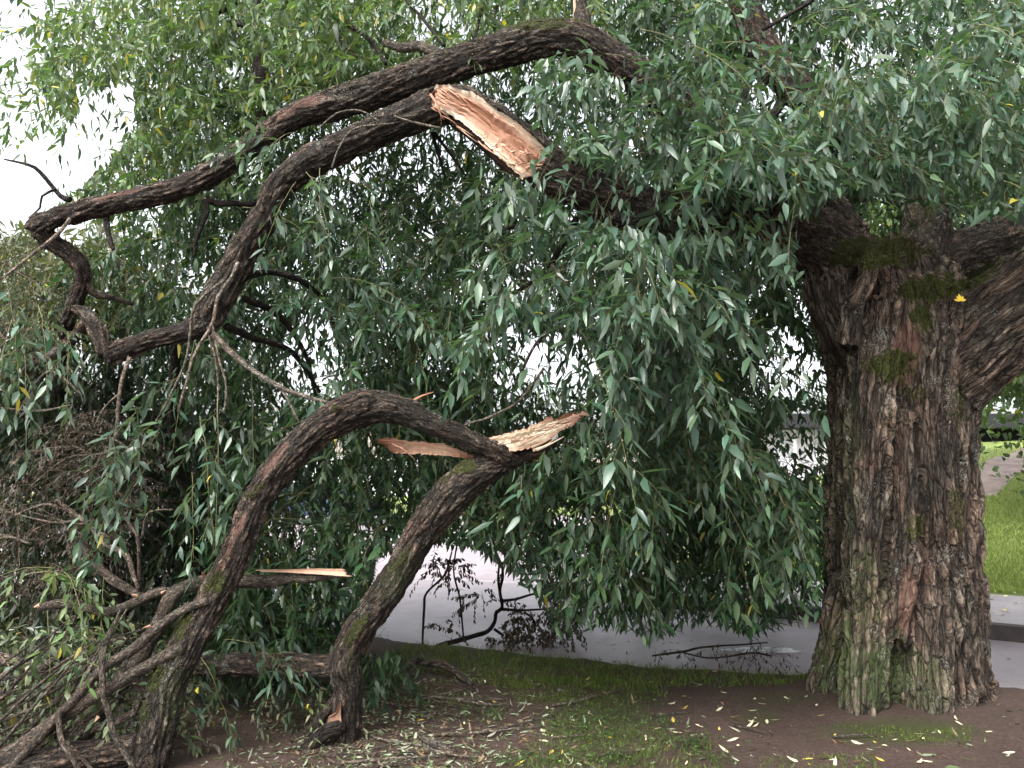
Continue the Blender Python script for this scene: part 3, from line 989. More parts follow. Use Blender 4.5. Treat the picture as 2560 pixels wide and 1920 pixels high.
class Leafy:
    """gathers leaves and shoot stems for one mesh"""
    def __init__(self, clear=True):
        self.lf, self.st, self.clear = [], [], clear

    def leaves(self, P, a, n, l, w, bend, col, curl=None):
        self.lf.append((P, a, n, l, w, bend, col, np.zeros(len(l)) if curl is None else curl))

    def shoots(self, root, dirs, lens, leaf_len=0.095, spacing=0.025, grav=0.45, col=None, wr=0.27, alpha=(40, 76), stem_r=0.0016, lift=0.22, dens=1.0, bendr=(0.05, 0.35), curl=None, start=0.1):
        root, dirs, lens = np.atleast_2d(root), norm(np.atleast_2d(dirs)), np.atleast_1d(lens)
        N = len(lens)
        gv = grav * rng.uniform(0.6, 1.4, N)
        k = np.maximum(3, (lens / spacing * dens).astype(int))
        idx = np.repeat(np.arange(N), k)
        ki = np.concatenate([np.arange(c) for c in k])
        t = start + (1 - start) * (ki + 0.7 * rng.random(len(ki))) / k[idx]
        t = np.minimum(t, 1) ** 0.8
        Z = np.array([0, 0, 1.0])
        P = root[idx] + dirs[idx] * (lens[idx] * t)[:, None] - Z * (gv[idx] * lens[idx] * t ** 2)[:, None]
        T = norm(dirs[idx] - Z * (2 * gv[idx] * t)[:, None])
        ref = norm(np.cross(T, np.array([0.3, 0.9, 0.2])))
        ref2 = np.cross(T, ref)
        ph = ki * 2.4 + rng.normal(0, 0.5, len(ki)) + idx * 1.7
        rad = ref * np.cos(ph)[:, None] + ref2 * np.sin(ph)[:, None]
        al = np.radians(rng.uniform(*alpha, len(ki))) * (1 - 0.45 * t ** 3)
        ax = norm(T * np.cos(al)[:, None] + rad * np.sin(al)[:, None] - Z * lift * rng.uniform(0.5, 1.5, len(ki))[:, None])
        n = Z * 0.9 + rad * 0.35 + rng.normal(0, 0.45, (len(ki), 3))
        n = norm(n - ax * (n * ax).sum(1)[:, None])
        l = leaf_len * rng.uniform(0.5, 1.25, len(ki)) * (0.75 + 0.6 * np.sin(np.pi * np.clip(t, 0.05, 0.95)) * 0.55)
        w = l * wr * rng.uniform(0.75, 1.25, len(ki))
        c = col(len(ki), P)
        self.leaves(P, ax, n, l, w, rng.uniform(*bendr, len(ki)), c, None if curl is None else rng.uniform(*curl, len(ki)))
        ts = np.linspace(0, 1, 5)
        SP = root[:, None] + dirs[:, None] * (lens[:, None] * ts)[..., None] - Z * (gv[:, None] * lens[:, None] * ts ** 2)[..., None]
        self.st.append((SP, stem_r * rng.uniform(0.8, 1.3, N)))

    def strand(self, root, d, L, grav, n_side, side_len, col, leaf_len=0.11, spread=0.9, stem_r=0.003, bare=0.15, **kw):
        """one hanging branchlet: a drooping stem with shoots leaving it on all sides"""
        root, d = np.asarray(root, float), norm(np.asarray(d, float))
        t = np.linspace(bare, 1, n_side) ** 0.9 if n_side > 1 else np.array([1.0])
        Z = np.array([0, 0, 1.0])
        P = root + d * (L * t)[:, None] - Z * (grav * L * t ** 2)[:, None]
        T = norm(d - Z * (2 * grav * t)[:, None])
        az = np.arange(n_side) * 2.4 + rng.random() * 6
        out = np.stack([np.cos(az), np.sin(az) * 0.8, np.zeros(n_side)], -1)
        dd = norm(T * 0.8 + out * spread + rng.normal(0, 0.15, (n_side, 3)))
        dd[-1] = T[-1]
        sl = rng.uniform(*side_len, n_side) * (1.1 - 0.35 * t)
        self.shoots(P, dd, sl, leaf_len, col=col, **kw)
        ts = np.linspace(0, 1, 9)
        SP = root + d * (L * ts)[:, None] - Z * (grav * L * ts ** 2)[:, None]
        SP[1:-1] += rng.normal(0, 0.012 * L, (7, 3)) * 0.5
        self.st.append((SP[None], np.array([stem_r])))

    def build(self, name, parent, mats, stem_taper=0.35):
        V, Lp, Sz, C, MI = [], [], [], [], []
        n0 = 0
        for (P, a, n, l, w, bend, col, curl) in self.lf:
            if self.clear:
                k = clear_of(P + a * (l * .6)[:, None])
                P, a, n, l, w, bend, col, curl = P[k], a[k], n[k], l[k], w[k], bend[k], col[k], curl[k]
            N = len(l)
            if N == 0:
                continue
            b = np.cross(n, a)
            lat = rng.normal(0, 0.10, N)

            def pt(t, side, hw):
                cen = P + a * (l * (t - 0.25 * bend * t * t))[:, None] - n * (l * bend * t * t)[:, None] + b * (l * lat * t * t)[:, None]
                # curl rolls the tip round
                cen = cen - n * (l * curl * np.sin(np.pi * t) * 0.35)[:, None] - a * (l * np.minimum(curl, 0.9) * 0.5 * t * t)[:, None]
                return cen + b * (side * hw * w)[:, None] + n * (abs(side) * hw * w * (0.22 + 0.5 * curl))[:, None]
            pts = [pt(0, 0, 0), pt(0.30, 1, 0.47), pt(0.30, 0, 0), pt(0.30, -1, 0.47), pt(0.66, 1, 0.36), pt(0.66, 0, 0), pt(0.66, -1, 0.36), pt(1.0, 0, 0)]
            v = np.stack(pts, 1).reshape(-1, 3)
            base = (np.arange(N) * 8)[:, None] + n0
            f = np.array([0, 2, 1, 0, 3, 2, 1, 2, 5, 4, 2, 3, 6, 5, 4, 5, 7, 5, 6, 7])
            V.append(v); Lp.append((base + f).ravel()); Sz.append(np.tile([3, 3, 4, 4, 3, 3], N))
            C.append(np.repeat(col, 8, 0)); MI.append(np.zeros(N * 6, int))
            n0 += N * 8
        for SP, r in self.st:
            if self.clear:
                k = clear_of(SP[:, SP.shape[1] // 2], True) & clear_of(SP[:, -1], True)
                SP, r = SP[k], r[k]
            N, K, _ = SP.shape
            if N == 0:
                continue
            T = norm(np.gradient(SP, axis=1))
            ref = norm(np.cross(T, np.array([0.31, 0.8, 0.51])))
            r2 = np.cross(T, ref)
            tr = np.linspace(1, stem_taper, K)[None, :, None]
            rr = r[:, None, None] * tr
            ring = [SP + (ref * math.cos(q) + r2 * math.sin(q)) * rr for q in (0, 2.094, 4.189)]
            v = np.stack(ring, 2).reshape(-1, 3)
            i, j = np.meshgrid(np.arange(K - 1), np.arange(3), indexing='ij')
            j2 = (j + 1) % 3
            q = np.stack([i * 3 + j, i * 3 + j2, (i + 1) * 3 + j2, (i + 1) * 3 + j], -1).reshape(-1)
            base = (np.arange(N) * K * 3)[:, None] + n0
            V.append(v); Lp.append((base + q).ravel()); Sz.append(np.full(N * (K - 1) * 3, 4))
            C.append(np.full((len(v), 3), 0.1)); MI.append(np.ones(N * (K - 1) * 3, int))
            n0 += len(v)
        if not V:
            return None
        V = np.vstack(V)
        C = np.vstack(C)
        C4 = np.ones((len(C), 4)); C4[:, :3] = C
        me = raw_mesh(name, V, np.concatenate(Lp), np.concatenate(Sz), mats, True, dict(col=('FLOAT_COLOR', C4)), np.concatenate(MI))
        return link(name, me, parent)


def palette(stops, wts, jit=0.20, yellow=0.003):
    stops = np.array(stops)
    wts = np.array(wts) / np.sum(wts)

    def f(n, P):
        k = rng.choice(len(stops), n, p=wts)
        c = stops[k] * np.exp(rng.normal(0, jit, (n, 1))) * np.exp(rng.normal(0, 0.05, (n, 3)))
        y = rng.random(n) < yellow
        c[y] = np.array([0.42, 0.36, 0.05]) * rng.uniform(0.6, 1.2, (y.sum(), 1))
        return np.clip(c, 0, 0.9)
    return f


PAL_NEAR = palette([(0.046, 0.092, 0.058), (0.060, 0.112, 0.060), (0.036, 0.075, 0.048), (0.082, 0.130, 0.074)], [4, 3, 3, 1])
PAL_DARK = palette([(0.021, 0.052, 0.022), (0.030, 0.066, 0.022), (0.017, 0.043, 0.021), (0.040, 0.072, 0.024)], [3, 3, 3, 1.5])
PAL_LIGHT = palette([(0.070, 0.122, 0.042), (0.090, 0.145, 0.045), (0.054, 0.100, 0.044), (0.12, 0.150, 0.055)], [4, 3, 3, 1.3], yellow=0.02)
PAL_OLIVE = palette([(0.075, 0.10, 0.04), (0.10, 0.115, 0.06), (0.05, 0.075, 0.04), (0.15, 0.14, 0.08)], [3, 3, 3, 2], yellow=0.02)
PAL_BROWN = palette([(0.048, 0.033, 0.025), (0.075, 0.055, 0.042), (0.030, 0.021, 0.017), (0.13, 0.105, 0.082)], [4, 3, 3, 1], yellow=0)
PAL_SHADE = palette([(0.018, 0.036, 0.016), (0.030, 0.032, 0.020), (0.014, 0.028, 0.014), (0.024, 0.046, 0.020)], [3, 2, 3, 2], yellow=0)  # dark greens with the fallen bough's deep shade put into the leaf colour
PAL_BLACKBROWN = palette([(0.045, 0.028, 0.02), (0.07, 0.042, 0.03), (0.03, 0.02, 0.016)], [3, 2, 2], yellow=0)
PAL_SILVER = palette([(0.20, 0.24, 0.19), (0.13, 0.17, 0.09), (0.25, 0.27, 0.20), (0.09, 0.13, 0.06)], [3, 3, 2, 2], yellow=0.02)


def fill(lf, poly, D0, D1, n, col, length=(0.3, 0.6), leaf_len=0.095, holes=(), down=0.55, clump=0.5, seed_scale=1.0, **kw):
    """shoots spread through the volume that a photo outline bounds between two depths"""
    poly = np.asarray(poly, float)
    x0, y0 = poly.min(0)
    x1, y1 = poly.max(0)
    keepx, keepy, keepD = [], [], []
    got = 0
    it = 0
    while got < n and it < 60:
        it += 1
        m = n * 3
        x = rng.uniform(x0, x1, m); y = rng.uniform(y0, y1, m); D = rng.uniform(D0, D1, m)
        ok = inpoly(x, y, poly)
        P = at(x, y, D)
        cl = 0.5 + 1.1 * perlin(P * np.array([1.6, 1.6, 1.1]) * seed_scale + 70)
        ok &= rng.random(m) < (1 - clump) + clump * np.clip(cl, 0, 1)
        for (hx, hy, rx, ry, kill) in holes:
            e = np.hypot((x - hx) / rx, (y - hy + 30) / ry)
            ok &= (e > 1) | (rng.random(m) > kill)
        keepx.append(x[ok]); keepy.append(y[ok]); keepD.append(D[ok])
        got += ok.sum()
    x, y, D = (np.concatenate(k)[:n] for k in (keepx, keepy, keepD))
    N = len(x)
    P = at(x, y, D)
    az = rng.uniform(0, 2 * np.pi, N)
    d = np.stack([np.cos(az), np.sin(az), rng.normal(-down, 0.35, N)], -1)
    lf.shoots(P, d, rng.uniform(*length, N), leaf_len, col=col, **kw)

# ------------------------------------------------------------------ the old willow
willow = thing('willow_tree', 'huge old willow with fissured mossy trunk and a limb torn open at a pale wound', 'tree', (TRUNK[0], TRUNK[1], 0))
S = [
    ('trunk', [(2248, 1850, 5.62, 244), (2248, 1740, 5.62, 218), (2252, 1640, 5.6, 199), (2254, 1500, 5.6, 185), (2254, 1300, 5.6, 175), (2253, 1100, 5.6, 173), (2250, 950, 5.6, 176), (2244, 850, 5.6, 179), (2231, 760, 5.62, 171), (2216, 690, 5.65, 149), (2211, 640, 5.7, 110)], 0),
    ('root', [(2130, 1450, 5.5, 52), (2090, 1620, 5.5, 44), (2055, 1720, 5.5, 38), (2022, 1960, 5.45, 30)], 0),
    ('root', [(2171, 1500, 5.2, 58), (2161, 1720, 5.12, 58), (2154, 1990, 5.05, 56)], 0),
    ('root', [(2306, 1500, 5.2, 65), (2316, 1720, 5.12, 69), (2326, 1990, 5.05, 65)], 0),
    ('root', [(2380, 1450, 5.5, 48), (2420, 1640, 5.5, 41), (2452, 1960, 5.45, 39)], 0),
    ('rib', [(2336, 760, 5.3, 65), (2326, 1000, 5.18, 56), (2341, 1250, 5.18, 51), (2362, 1500, 5.22, 46), (2378, 1960, 5.2, 46)], 0),
    ('rib', [(2206, 760, 5.3, 65), (2176, 1000, 5.2, 58), (2166, 1250, 5.2, 54), (2156, 1500, 5.2, 51)], 0),
    ('rib', [(2258, 1050, 5.14, 32), (2264, 1250, 5.1, 33), (2258, 1450, 5.1, 33), (2236, 1600, 5.1, 32)], 0),
    ('shelf', [(2170, 920, 5.5, 60), (2112, 830, 5.42, 60), (2078, 750, 5.4, 60), (2070, 690, 5.4, 62)], 0),
    ('rim', [(2120, 860, 5.22, 32), (2136, 770, 5.16, 26), (2166, 705, 5.16, 25), (2178, 650, 5.2, 23), (2172, 632, 5.22, 17)], 0),
    ('fork', [(2300, 1000, 5.5, 118), (2400, 890, 5.42, 130), (2500, 806, 5.34, 126), (2600, 735, 5.28, 122), (2800, 600, 5.25, 112), (3050, 440, 5.3, 98), (3300, 280, 5.5, 80)], 1),
    ('limb', [(2290, 710, 5.9, 75), (2360, 655, 6.0, 68), (2450, 622, 6.1, 64), (2580, 566, 6.2, 60), (2800, 470, 6.4, 52), (3100, 330, 6.6, 42)], 2),
    ('limb', [(2280, 710, 5.9, 80), (2312, 600, 6.0, 62), (2306, 500, 6.05, 52), (2240, 415, 6.1, 46), (2080, 290, 6.2, 44), (1940, 170, 6.3, 42), (1880, 60, 6.4, 40), (1840, -80, 6.5, 36), (1800, -320, 6.7, 26)], 3),
    ('limb', [(2180, 720, 5.8, 100), (2090, 610, 5.75, 84), (2000, 490, 5.72, 70), (1900, 410, 5.7, 58), (1800, 345, 5.66, 52), (1733, 290, 5.62, 50), (1646, 225, 5.58, 48), (1538, 155, 5.54, 47), (1430, 98, 5.5, 45), (1340, 100, 5.5, 46), (1277, 118, 5.5, 46), (1104, 174, 5.48, 43), (930, 234, 5.42, 42), (800, 271, 5.36, 39), (738, 290, 5.32, 35), (660, 342, 5.28, 33), (607, 382, 5.24, 31), (520, 438, 5.2, 32), (434, 475, 5.14, 31), (304, 503, 5.06, 29), (174, 535, 4.98, 27), (95, 562, 4.94, 28), (82, 578, 4.94, 24)], 4),
    ('limb', [(95, 572, 4.95, 26), (130, 606, 5.0, 25), (174, 632, 5.04, 24), (205, 670, 5.06, 22), (203, 715, 5.08, 20), (185, 760, 5.1, 19), (160, 810, 5.12, 17)], 4),
    ('broken', [(2200, 730, 5.6, 105), (2110, 660, 5.5, 92), (2010, 590, 5.42, 80), (1904, 558, 5.36, 72), (1760, 548, 5.32, 66), (1600, 525, 5.3, 63), (1494, 482, 5.28, 62), (1386, 432, 5.26, 63), (1290, 368, 5.25, 65), (1205, 302, 5.25, 60), (1121, 262, 5.24, 50), (1017, 297, 5.2, 43), (930, 336, 5.17, 41), (843, 374, 5.12, 41), (760, 415, 5.1, 40), (700, 470, 5.08, 38), (660, 550, 5.06, 37), (620, 607, 5.04, 38), (577, 686, 5.02, 40), (542, 748, 5.0, 41), (508, 808, 5.0, 37), (455, 831, 4.98, 27), (369, 852, 4.95, 27), (304, 876, 4.92, 29), (262, 893, 4.9, 25)], 5),
    ('broken', [(268, 890, 4.9, 26), (246, 835, 4.92, 22), (222, 795, 4.96, 20), (190, 770, 5.0, 17)], 5),
]
MASKW = [
    (0, 2200, 625, 160, 60, 0, 1), (0, 2330, 720, 120, 50, -10, 1), (0, 2110, 640, 70, 40, 0, .9), (0, 2440, 690, 110, 28, -35, .9), (0, 2305, 800, 45, 60, 0, .9), (0, 2230, 915, 90, 70, 0, .85), (0, 2280, 975, 60, 40, 0, .6), (0, 2400, 1000, 40, 120, 0, .55), (0, 2395, 1290, 40, 120, 0, .6), (0, 2290, 1320, 40, 50, 0, .7), (0, 2010, 530, 90, 40, 20, .7), (0, 2200, 1350, 30, 60, 0, .4),
    (0, 1330, 58, 240, 22, 0, .75), (0, 1050, 140, 130, 20, -20, .6), (0, 910, 196, 150, 14, -20, .5), (0, 1330, 340, 60, 16, 35, .6), (0, 2310, 500, 50, 130, 0, .7), (0, 2230, 1050, 40, 60, 0, .5),
    (1, 2268, 880, 46, 120, 8, .9), (1, 2250, 1180, 30, 200, 3, .5), (1, 2268, 1500, 34, 130, 0, .8), (1, 2320, 1420, 26, 90, 0, .5), (1, 2330, 1100, 20, 160, 0, .4), (1, 2490, 740, 130, 24, -38, .4), (1, 2420, 830, 60, 20, -40, .4), (1, 2190, 790, 40, 50, 0, .4), (1, 2180, 1150, 24, 120, 0, .3), (1, 2395, 920, 26, 60, 0, .5),
    (1, 775, 252, 60, 18, -15, 1), (1, 715, 285, 40, 16, -28, .9), (1, 310, 480, 70, 9, -12, 1), (1, 250, 494, 40, 9, -12, .9), (1, 1170, 330, 70, 14, 38, .7), (1, 1260, 418, 80, 11, 42, .8), (1, 1385, 505, 70, 10, 35, 1), (1, 600, 390, 60, 10, -32, .4),
    (2, 2095, 1650, 80, 150, 0, 1), (2, 2210, 1690, 130, 120, 0, .95), (2, 2150, 1480, 90, 160, 0, .5), (2, 2330, 1720, 60, 90, 0, .6), (2, 2110, 1150, 60, 300, 0, .35),
]
WUP = [(1074, 226), (1087, 214), (1118, 209), (1185, 231), (1239, 269), (1293, 303), (1337, 343), (1376, 381)]
WLO = [(1076, 244), (1084, 268), (1130, 287), (1177, 321), (1221, 364), (1261, 404), (1302, 440), (1330, 444)]
WPOLY = WUP + WLO[::-1]


def carve_wound(co, mk, px, py, D, ids):
    isb = ids >= 14
    m = isb & inpoly(px, py, WPOLY) & (D < 5.27)
    k = (5.215 / D[m])[:, None]
    co[m] = CAM + (co[m] - CAM) * k
    mk[m, 1] = 1
    return co, mk


AMP = dict(trunk=0.036, root=0.032, rib=0.034, shelf=0.02, rim=0.012, fork=0.020, limb=0.014, broken=0.014)
FRQ = dict(trunk=17.0, root=17.0, rib=17.0, shelf=17, rim=20, fork=17, limb=30, broken=28)
skel = []
for nm, pts, part in S:
    P, rad = ppath(pts, 0.03)
    skel.append((nm, P, rad, part))
hol = at(2096, 760, 5.12)
dents = [(hol, 0.075, 0.16, _f), (at(2085, 690, 5.12), 0.09, 0.05, (0, 0.6, -1.0)), (at(2476, 1560, 5.5), 0.06, 0.05, (1, -.2, 0)), (at(2452, 1330, 5.5), 0.05, 0.03, (1, 0, 0)), (at(2200, 1330, 5.05), 0.06, 0.03, -_f), (at(2235, 1790, 5.05), 0.09, 0.06, _f), (at(2255, 1555, 5.05), 0.05, 0.035, _f), (at(2232, 1545, 5.05), 0.03, 0.03, -_f), (at(2400, 1120, 5.1), 0.10, 0.04, -_f)]
for nm, P, rad, part in skel:
    if nm in ('limb', 'broken') and rad.max() < .2:
        for k in range(12, len(P) - 3, 11):
            if random.random() < .6:
                q = Vector((random.gauss(0, 1), random.gauss(-.7, 1), random.gauss(0, 1))).normalized()
                dents.append((P[k] + np.array(q) * rad[k], rad[k] * random.uniform(.35, .6), rad[k] * random.uniform(.15, .38), tuple(q)))
W = organic(skel, 0.0105, AMP, FRQ, MASKW, dents, carve_wound, lump=0.022, smooth_it=9)
trunk = put(W, 0, 'trunk', M_TRUNK, willow)
put(W, 1, 'limb', M_TRUNK, willow)['label'] = 'stout fork limb leaving the trunk to the right'
put(W, 2, 'limb', M_LIMB, willow)
put(W, 3, 'limb', M_LIMB, willow)
put(W, 4, 'limb', M_LIMB, willow)['label'] = 'long arching limb, unbroken, bent down at its far end'
broken = put(W, 5, 'broken_limb', M_LIMB, willow)
broken['label'] = 'limb torn open along its side and hanging from the tear'
wound = slab('torn_wood', WUP, WLO, [5.19, 5.16, 5.135, 5.13, 5.13, 5.13, 5.135, 5.15], [5.17, 5.13, 5.11, 5.105, 5.105, 5.10, 5.10, 5.12], 0.05, broken, n=120, m=30, concave=0.03, jag=(20, 32), grain=0.012, tone=0.05, rim=0.42, ragged=7)
wound['label'] = 'pale salmon wood of the tear'
sp = []
for k in range(16):
    f = k / 15
    x, y = 1074 + 30 * f, 262 - 46 * f
    ln = random.uniform(30, 75)
    sp.append(([(x + random.uniform(-4, 4), y, 5.13), (x + ln * .5, y + ln * .33 + random.uniform(-5, 5), 5.11), (x + ln, y + ln * .7 + random.uniform(-6, 6), 5.125)], random.uniform(4, 8)))
for k in range(26):
    x, y = random.uniform(1285, 1350), random.uniform(370, 432)
    q = random.uniform(0, 6.28)
    ln = random.uniform(14, 42)
    sp.append(([(x, y, 5.12), (x + ln * .5 * math.cos(q), y + ln * .4 * math.sin(q), 5.085), (x + ln * math.cos(q), y + ln * .6 * math.sin(q), 5.09)], random.uniform(3, 7)))
for k in range(14):
    f = random.random()
    x, y = 1100 + 210 * f, (285 + 150 * f if k % 2 else 212 + 110 * f)
    ln = random.uniform(25, 60)
    sp.append(([(x, y, 5.115), (x + ln * .5, y + ln * .36 + random.uniform(-5, 5), 5.09), (x + ln, y + ln * .72 + random.uniform(-5, 9), 5.105)], random.uniform(3, 6)))
sp.append(([(1076, 236, 5.12), (1092, 260, 5.07), (1101, 285, 5.06), (1110, 299, 5.07)], 9))
sp.append(([(1098, 262, 5.11), (1102, 290, 5.08), (1103, 314, 5.09)], 2.5))
splinters('splinter', sp, wound, 0.02)
# pale torn stub standing on top of the arch
st = thing('x', 'x', 'x')
bpy.data.objects.remove(st)
o, _, _ = stick('stub', [(1452, 92, 5.52, 24), (1452, 40, 5.54, 20), (1450, -30, 5.56, 17), (1446, -150, 5.6, 12)], M_LIMB, willow, 10)
slab('torn_wood', [(1434, 48), (1434, 20), (1432, -60)], [(1447, 46), (1446, 20), (1444, -60)], 5.50, 5.485, 0.02, o, n=20, m=8, jag=(6, 10), tone=0.2)

# smaller boughs and bare hanging twigs that belong to the limbs
for pts, mat in (
    ([(222, 800, 4.98, 16), (190, 840, 5.05, 15), (140, 880, 5.1, 13), (60, 930, 5.15, 9)], M_LIMB),
    ([(175, 630, 5.04, 10), (230, 730, 5.1, 9), (262, 738, 5.15, 8), (330, 760, 5.3, 5)], M_STICK),
    ([(176, 500, 4.98, 8), (150, 490, 4.98, 6), (100, 430, 4.96, 5), (72, 412, 4.95, 4), (10, 398, 4.95, 2)], M_DARKSTICK),
    ([(140, 472, 4.97, 3.5), (105, 490, 4.96, 3), (100, 520, 4.95, 2.5), (72, 545, 4.94, 2)], M_DARKSTICK),
    ([(176, 545, 4.9, 5), (140, 590, 4.86, 5), (90, 630, 4.82, 4.5), (40, 670, 4.8, 4), (0, 700, 4.78, 3)], M_PALESTICK),
    ([(640, 330, 6.6, 10), (655, 250, 6.7, 14), (640, 150, 6.8, 17), (640, 40, 6.9, 19), (665, -60, 7.0, 22)], M_DARKSTICK),
    ([(560, 45, 6.8, 6), (620, 68, 6.8, 8), (640, 75, 6.8, 9)], M_DARKSTICK),
    ([(400, 90, 6.9, 4), (480, 60, 6.9, 6), (545, 30, 6.9, 7), (600, 0, 6.9, 8)], M_DARKSTICK),
    ([(960, 108, 5.9, 9), (1010, 120, 5.8, 13), (1060, 118, 5.75, 14), (1100, 140, 5.6, 14)], M_STICK),
    ([(800, 10, 6.2, 8), (860, 55, 6.1, 7), (925, 100, 6.0, 6), (965, 160, 5.8, 5)], M_DARKSTICK),
    ([(1015, 0, 6.0, 4), (1060, 50, 5.9, 4.5), (1110, 115, 5.7, 5)], M_DARKSTICK),
    ([(1210, -10, 6.0, 4), (1200, 40, 5.9, 4), (1185, 100, 5.7, 5)], M_DARKSTICK),
    ([(515, 500, 5.2, 9), (560, 510, 5.25, 8), (640, 508, 5.4, 6)], M_DARKSTICK),
    ([(510, 500, 5.2, 7), (520, 530, 5.2, 6), (490, 600, 5.2, 5), (488, 640, 5.2, 3)], M_DARKSTICK),
    ([(265, 540, 5.05, 8), (268, 570, 5.0, 7), (280, 615, 4.98, 6), (285, 625, 4.98, 4)], M_DARKSTICK),
    ([(612, 690, 5.05, 9), (680, 680, 5.3, 8), (760, 705, 5.5, 7), (820, 770, 5.7, 5), (850, 890, 5.8, 3)], M_DARKSTICK),
    ([(610, 745, 5.05, 9), (700, 790, 5.4, 8), (760, 880, 5.6, 6), (790, 990, 5.7, 4)], M_DARKSTICK),
    ([(565, 815, 5.05, 10), (650, 850, 5.3, 9), (730, 880, 5.5, 7), (800, 980, 5.7, 4)], M_DARKSTICK),
    ([(530, 835, 4.92, 8.5), (605, 905, 4.85, 7.5), (695, 965, 4.8, 6.5), (765, 992, 4.78, 5.5), (830, 1009, 4.76, 4)], M_PALESTICK),
    ([(705, 975, 4.8, 4), (735, 1030, 4.78, 3.5), (748, 1055, 4.78, 3)], M_PALESTICK),
    ([(595, 657, 4.9, 5.5), (578, 695, 4.86, 5), (545, 740, 4.84, 4.5), (530, 810, 4.82, 4.5), (490, 880, 4.8, 4), (465, 960, 4.78, 3.5), (445, 1030, 4.76, 3)], M_PALESTICK),
    ([(560, 700, 4.86, 4), (490, 760, 4.82, 4), (475, 830, 4.8, 3.5), (465, 900, 4.78, 3.5), (420, 1000, 4.75, 2.5), (385, 1060, 4.73, 2)], M_PALESTICK),
    ([(530, 812, 4.82, 3.5), (548, 900, 4.8, 3), (565, 960, 4.78, 3), (560, 1035, 4.76, 2.5)], M_PALESTICK),
    ([(518, 830, 4.82, 3), (535, 880, 4.8, 3), (545, 960, 4.78, 2.5), (542, 1050, 4.76, 2)], M_PALESTICK),
    ([(325, 892, 4.9, 6), (305, 950, 4.86, 5), (296, 1020, 4.83, 4.5), (290, 1080, 4.8, 4), (278, 1120, 4.78, 2.5)], M_PALESTICK),
    ([(296, 985, 4.85, 3), (260, 1020, 4.83, 2.5), (235, 1070, 4.8, 2)], M_PALESTICK),
    ([(985, 290, 5.02, 3), (1030, 305, 5.03, 3.5), (1100, 321, 5.05, 4)], M_PALESTICK),
    ([(800, 318, 4.98, 2), (840, 285, 4.98, 2.5), (900, 276, 5.0, 2.5), (960, 312, 5.05, 2)], M_PALESTICK),
    ([(830, 420, 4.96, 2.5), (850, 365, 4.96, 2.5), (890, 320, 4.98, 2.5), (985, 308, 5.02, 2.5)], M_PALESTICK),
    ([(1080, 330, 5.35, 5), (1100, 400, 5.4, 4), (1112, 445, 5.42, 3)], M_DARKSTICK),
    ([(1085, 330, 5.35, 4.5), (1130, 390, 5.4, 4), (1165, 440, 5.45, 3)], M_DARKSTICK),
    ([(1380, 500, 5.4, 4), (1300, 560, 5.6, 4), (1210, 585, 5.8, 3.5), (1180, 590, 5.9, 2.5)], M_DARKSTICK),
    ([(1440, 545, 5.3, 9), (1400, 620, 5.5, 8), (1360, 680, 5.7, 7), (1260, 745, 5.9, 5), (1170, 757, 6.0, 3)], M_DARKSTICK),
    ([(1490, 560, 5.2, 3.5), (1495, 480, 5.15, 3), (1500, 400, 5.1, 3), (1530, 380, 5.05, 3), (1640, 385, 5.0, 3)], M_PALESTICK),
    ([(1360, 920, 5.0, 3.5), (1300, 1000, 4.98, 4), (1230, 1040, 4.95, 4), (1160, 1062, 4.86, 3)], M_PALESTICK),
    ([(1380, 660, 5.2, 5), (1420, 760, 5.15, 4), (1340, 860, 5.05, 4), (1290, 960, 5.0, 4)], M_STICK),
    ([(1860, 380, 6.2, 9), (1920, 300, 6.25, 11), (1960, 250, 6.3, 12)], M_DARKSTICK),
    ([(1862, 385, 6.2, 10), (1862, 280, 6.25, 8), (1865, 180, 6.3, 6)], M_DARKSTICK),
    ([(1780, 660, 5.8, 12), (1830, 800, 5.8, 9), (1880, 900, 5.8, 5)], M_DARKSTICK),
    ([(1905, 75, 5.4, 5), (2000, 20, 5.3, 5), (2060, -20, 5.2, 6)], M_DARKSTICK),
    ([(2040, 460, 5.0, 3), (2050, 350, 4.95, 3), (2075, 200, 4.9, 2.5)], M_STICK),
):
    stick('bough' if pts[0][3] > 12 else 'twig', pts, mat, willow, 7 if pts[0][3] > 5 else 5, 0.05)

# moss tufts and grass stems on the crotch of the trunk
lf = Leafy(False)
me = trunk.data
n = len(me.vertices)
co = np.zeros(n * 3, np.float32); me.vertices.foreach_get('co', co); co = co.reshape(-1, 3)
no = np.zeros(n * 3, np.float32); me.vertex_normals.foreach_get('vector', no); no = no.reshape(-1, 3)
mc = np.zeros(n * 4, np.float32); me.attributes['mask'].data.foreach_get('color', mc); mc = mc.reshape(-1, 4)
cand = np.where((mc[:, 0] > 0.45) & (no[:, 1] < 0.5))[0]
if len(cand):
    pick = rng.choice(cand, 9000)
    N = len(pick)
    a = norm(no[pick] + rng.normal(0, 0.6, (N, 3)) + np.array([0, 0, 0.35]))
    nn = norm(np.cross(a, rng.normal(size=(N, 3))))
    c = np.array([0.036, 0.044, 0.009]) * np.exp(rng.normal(0, 0.4, (N, 1))) + np.array([0.05, 0.045, 0.0]) * (rng.random((N, 1)) < 0.2)
    lf.leaves(co[pick] + rng.normal(0, .004, (N, 3)), a, nn, rng.uniform(0.008, 0.024, N), rng.uniform(0.002, 0.005, N), rng.uniform(0, .5, N), c)
    lf.build('moss', trunk, [M_GRASS])


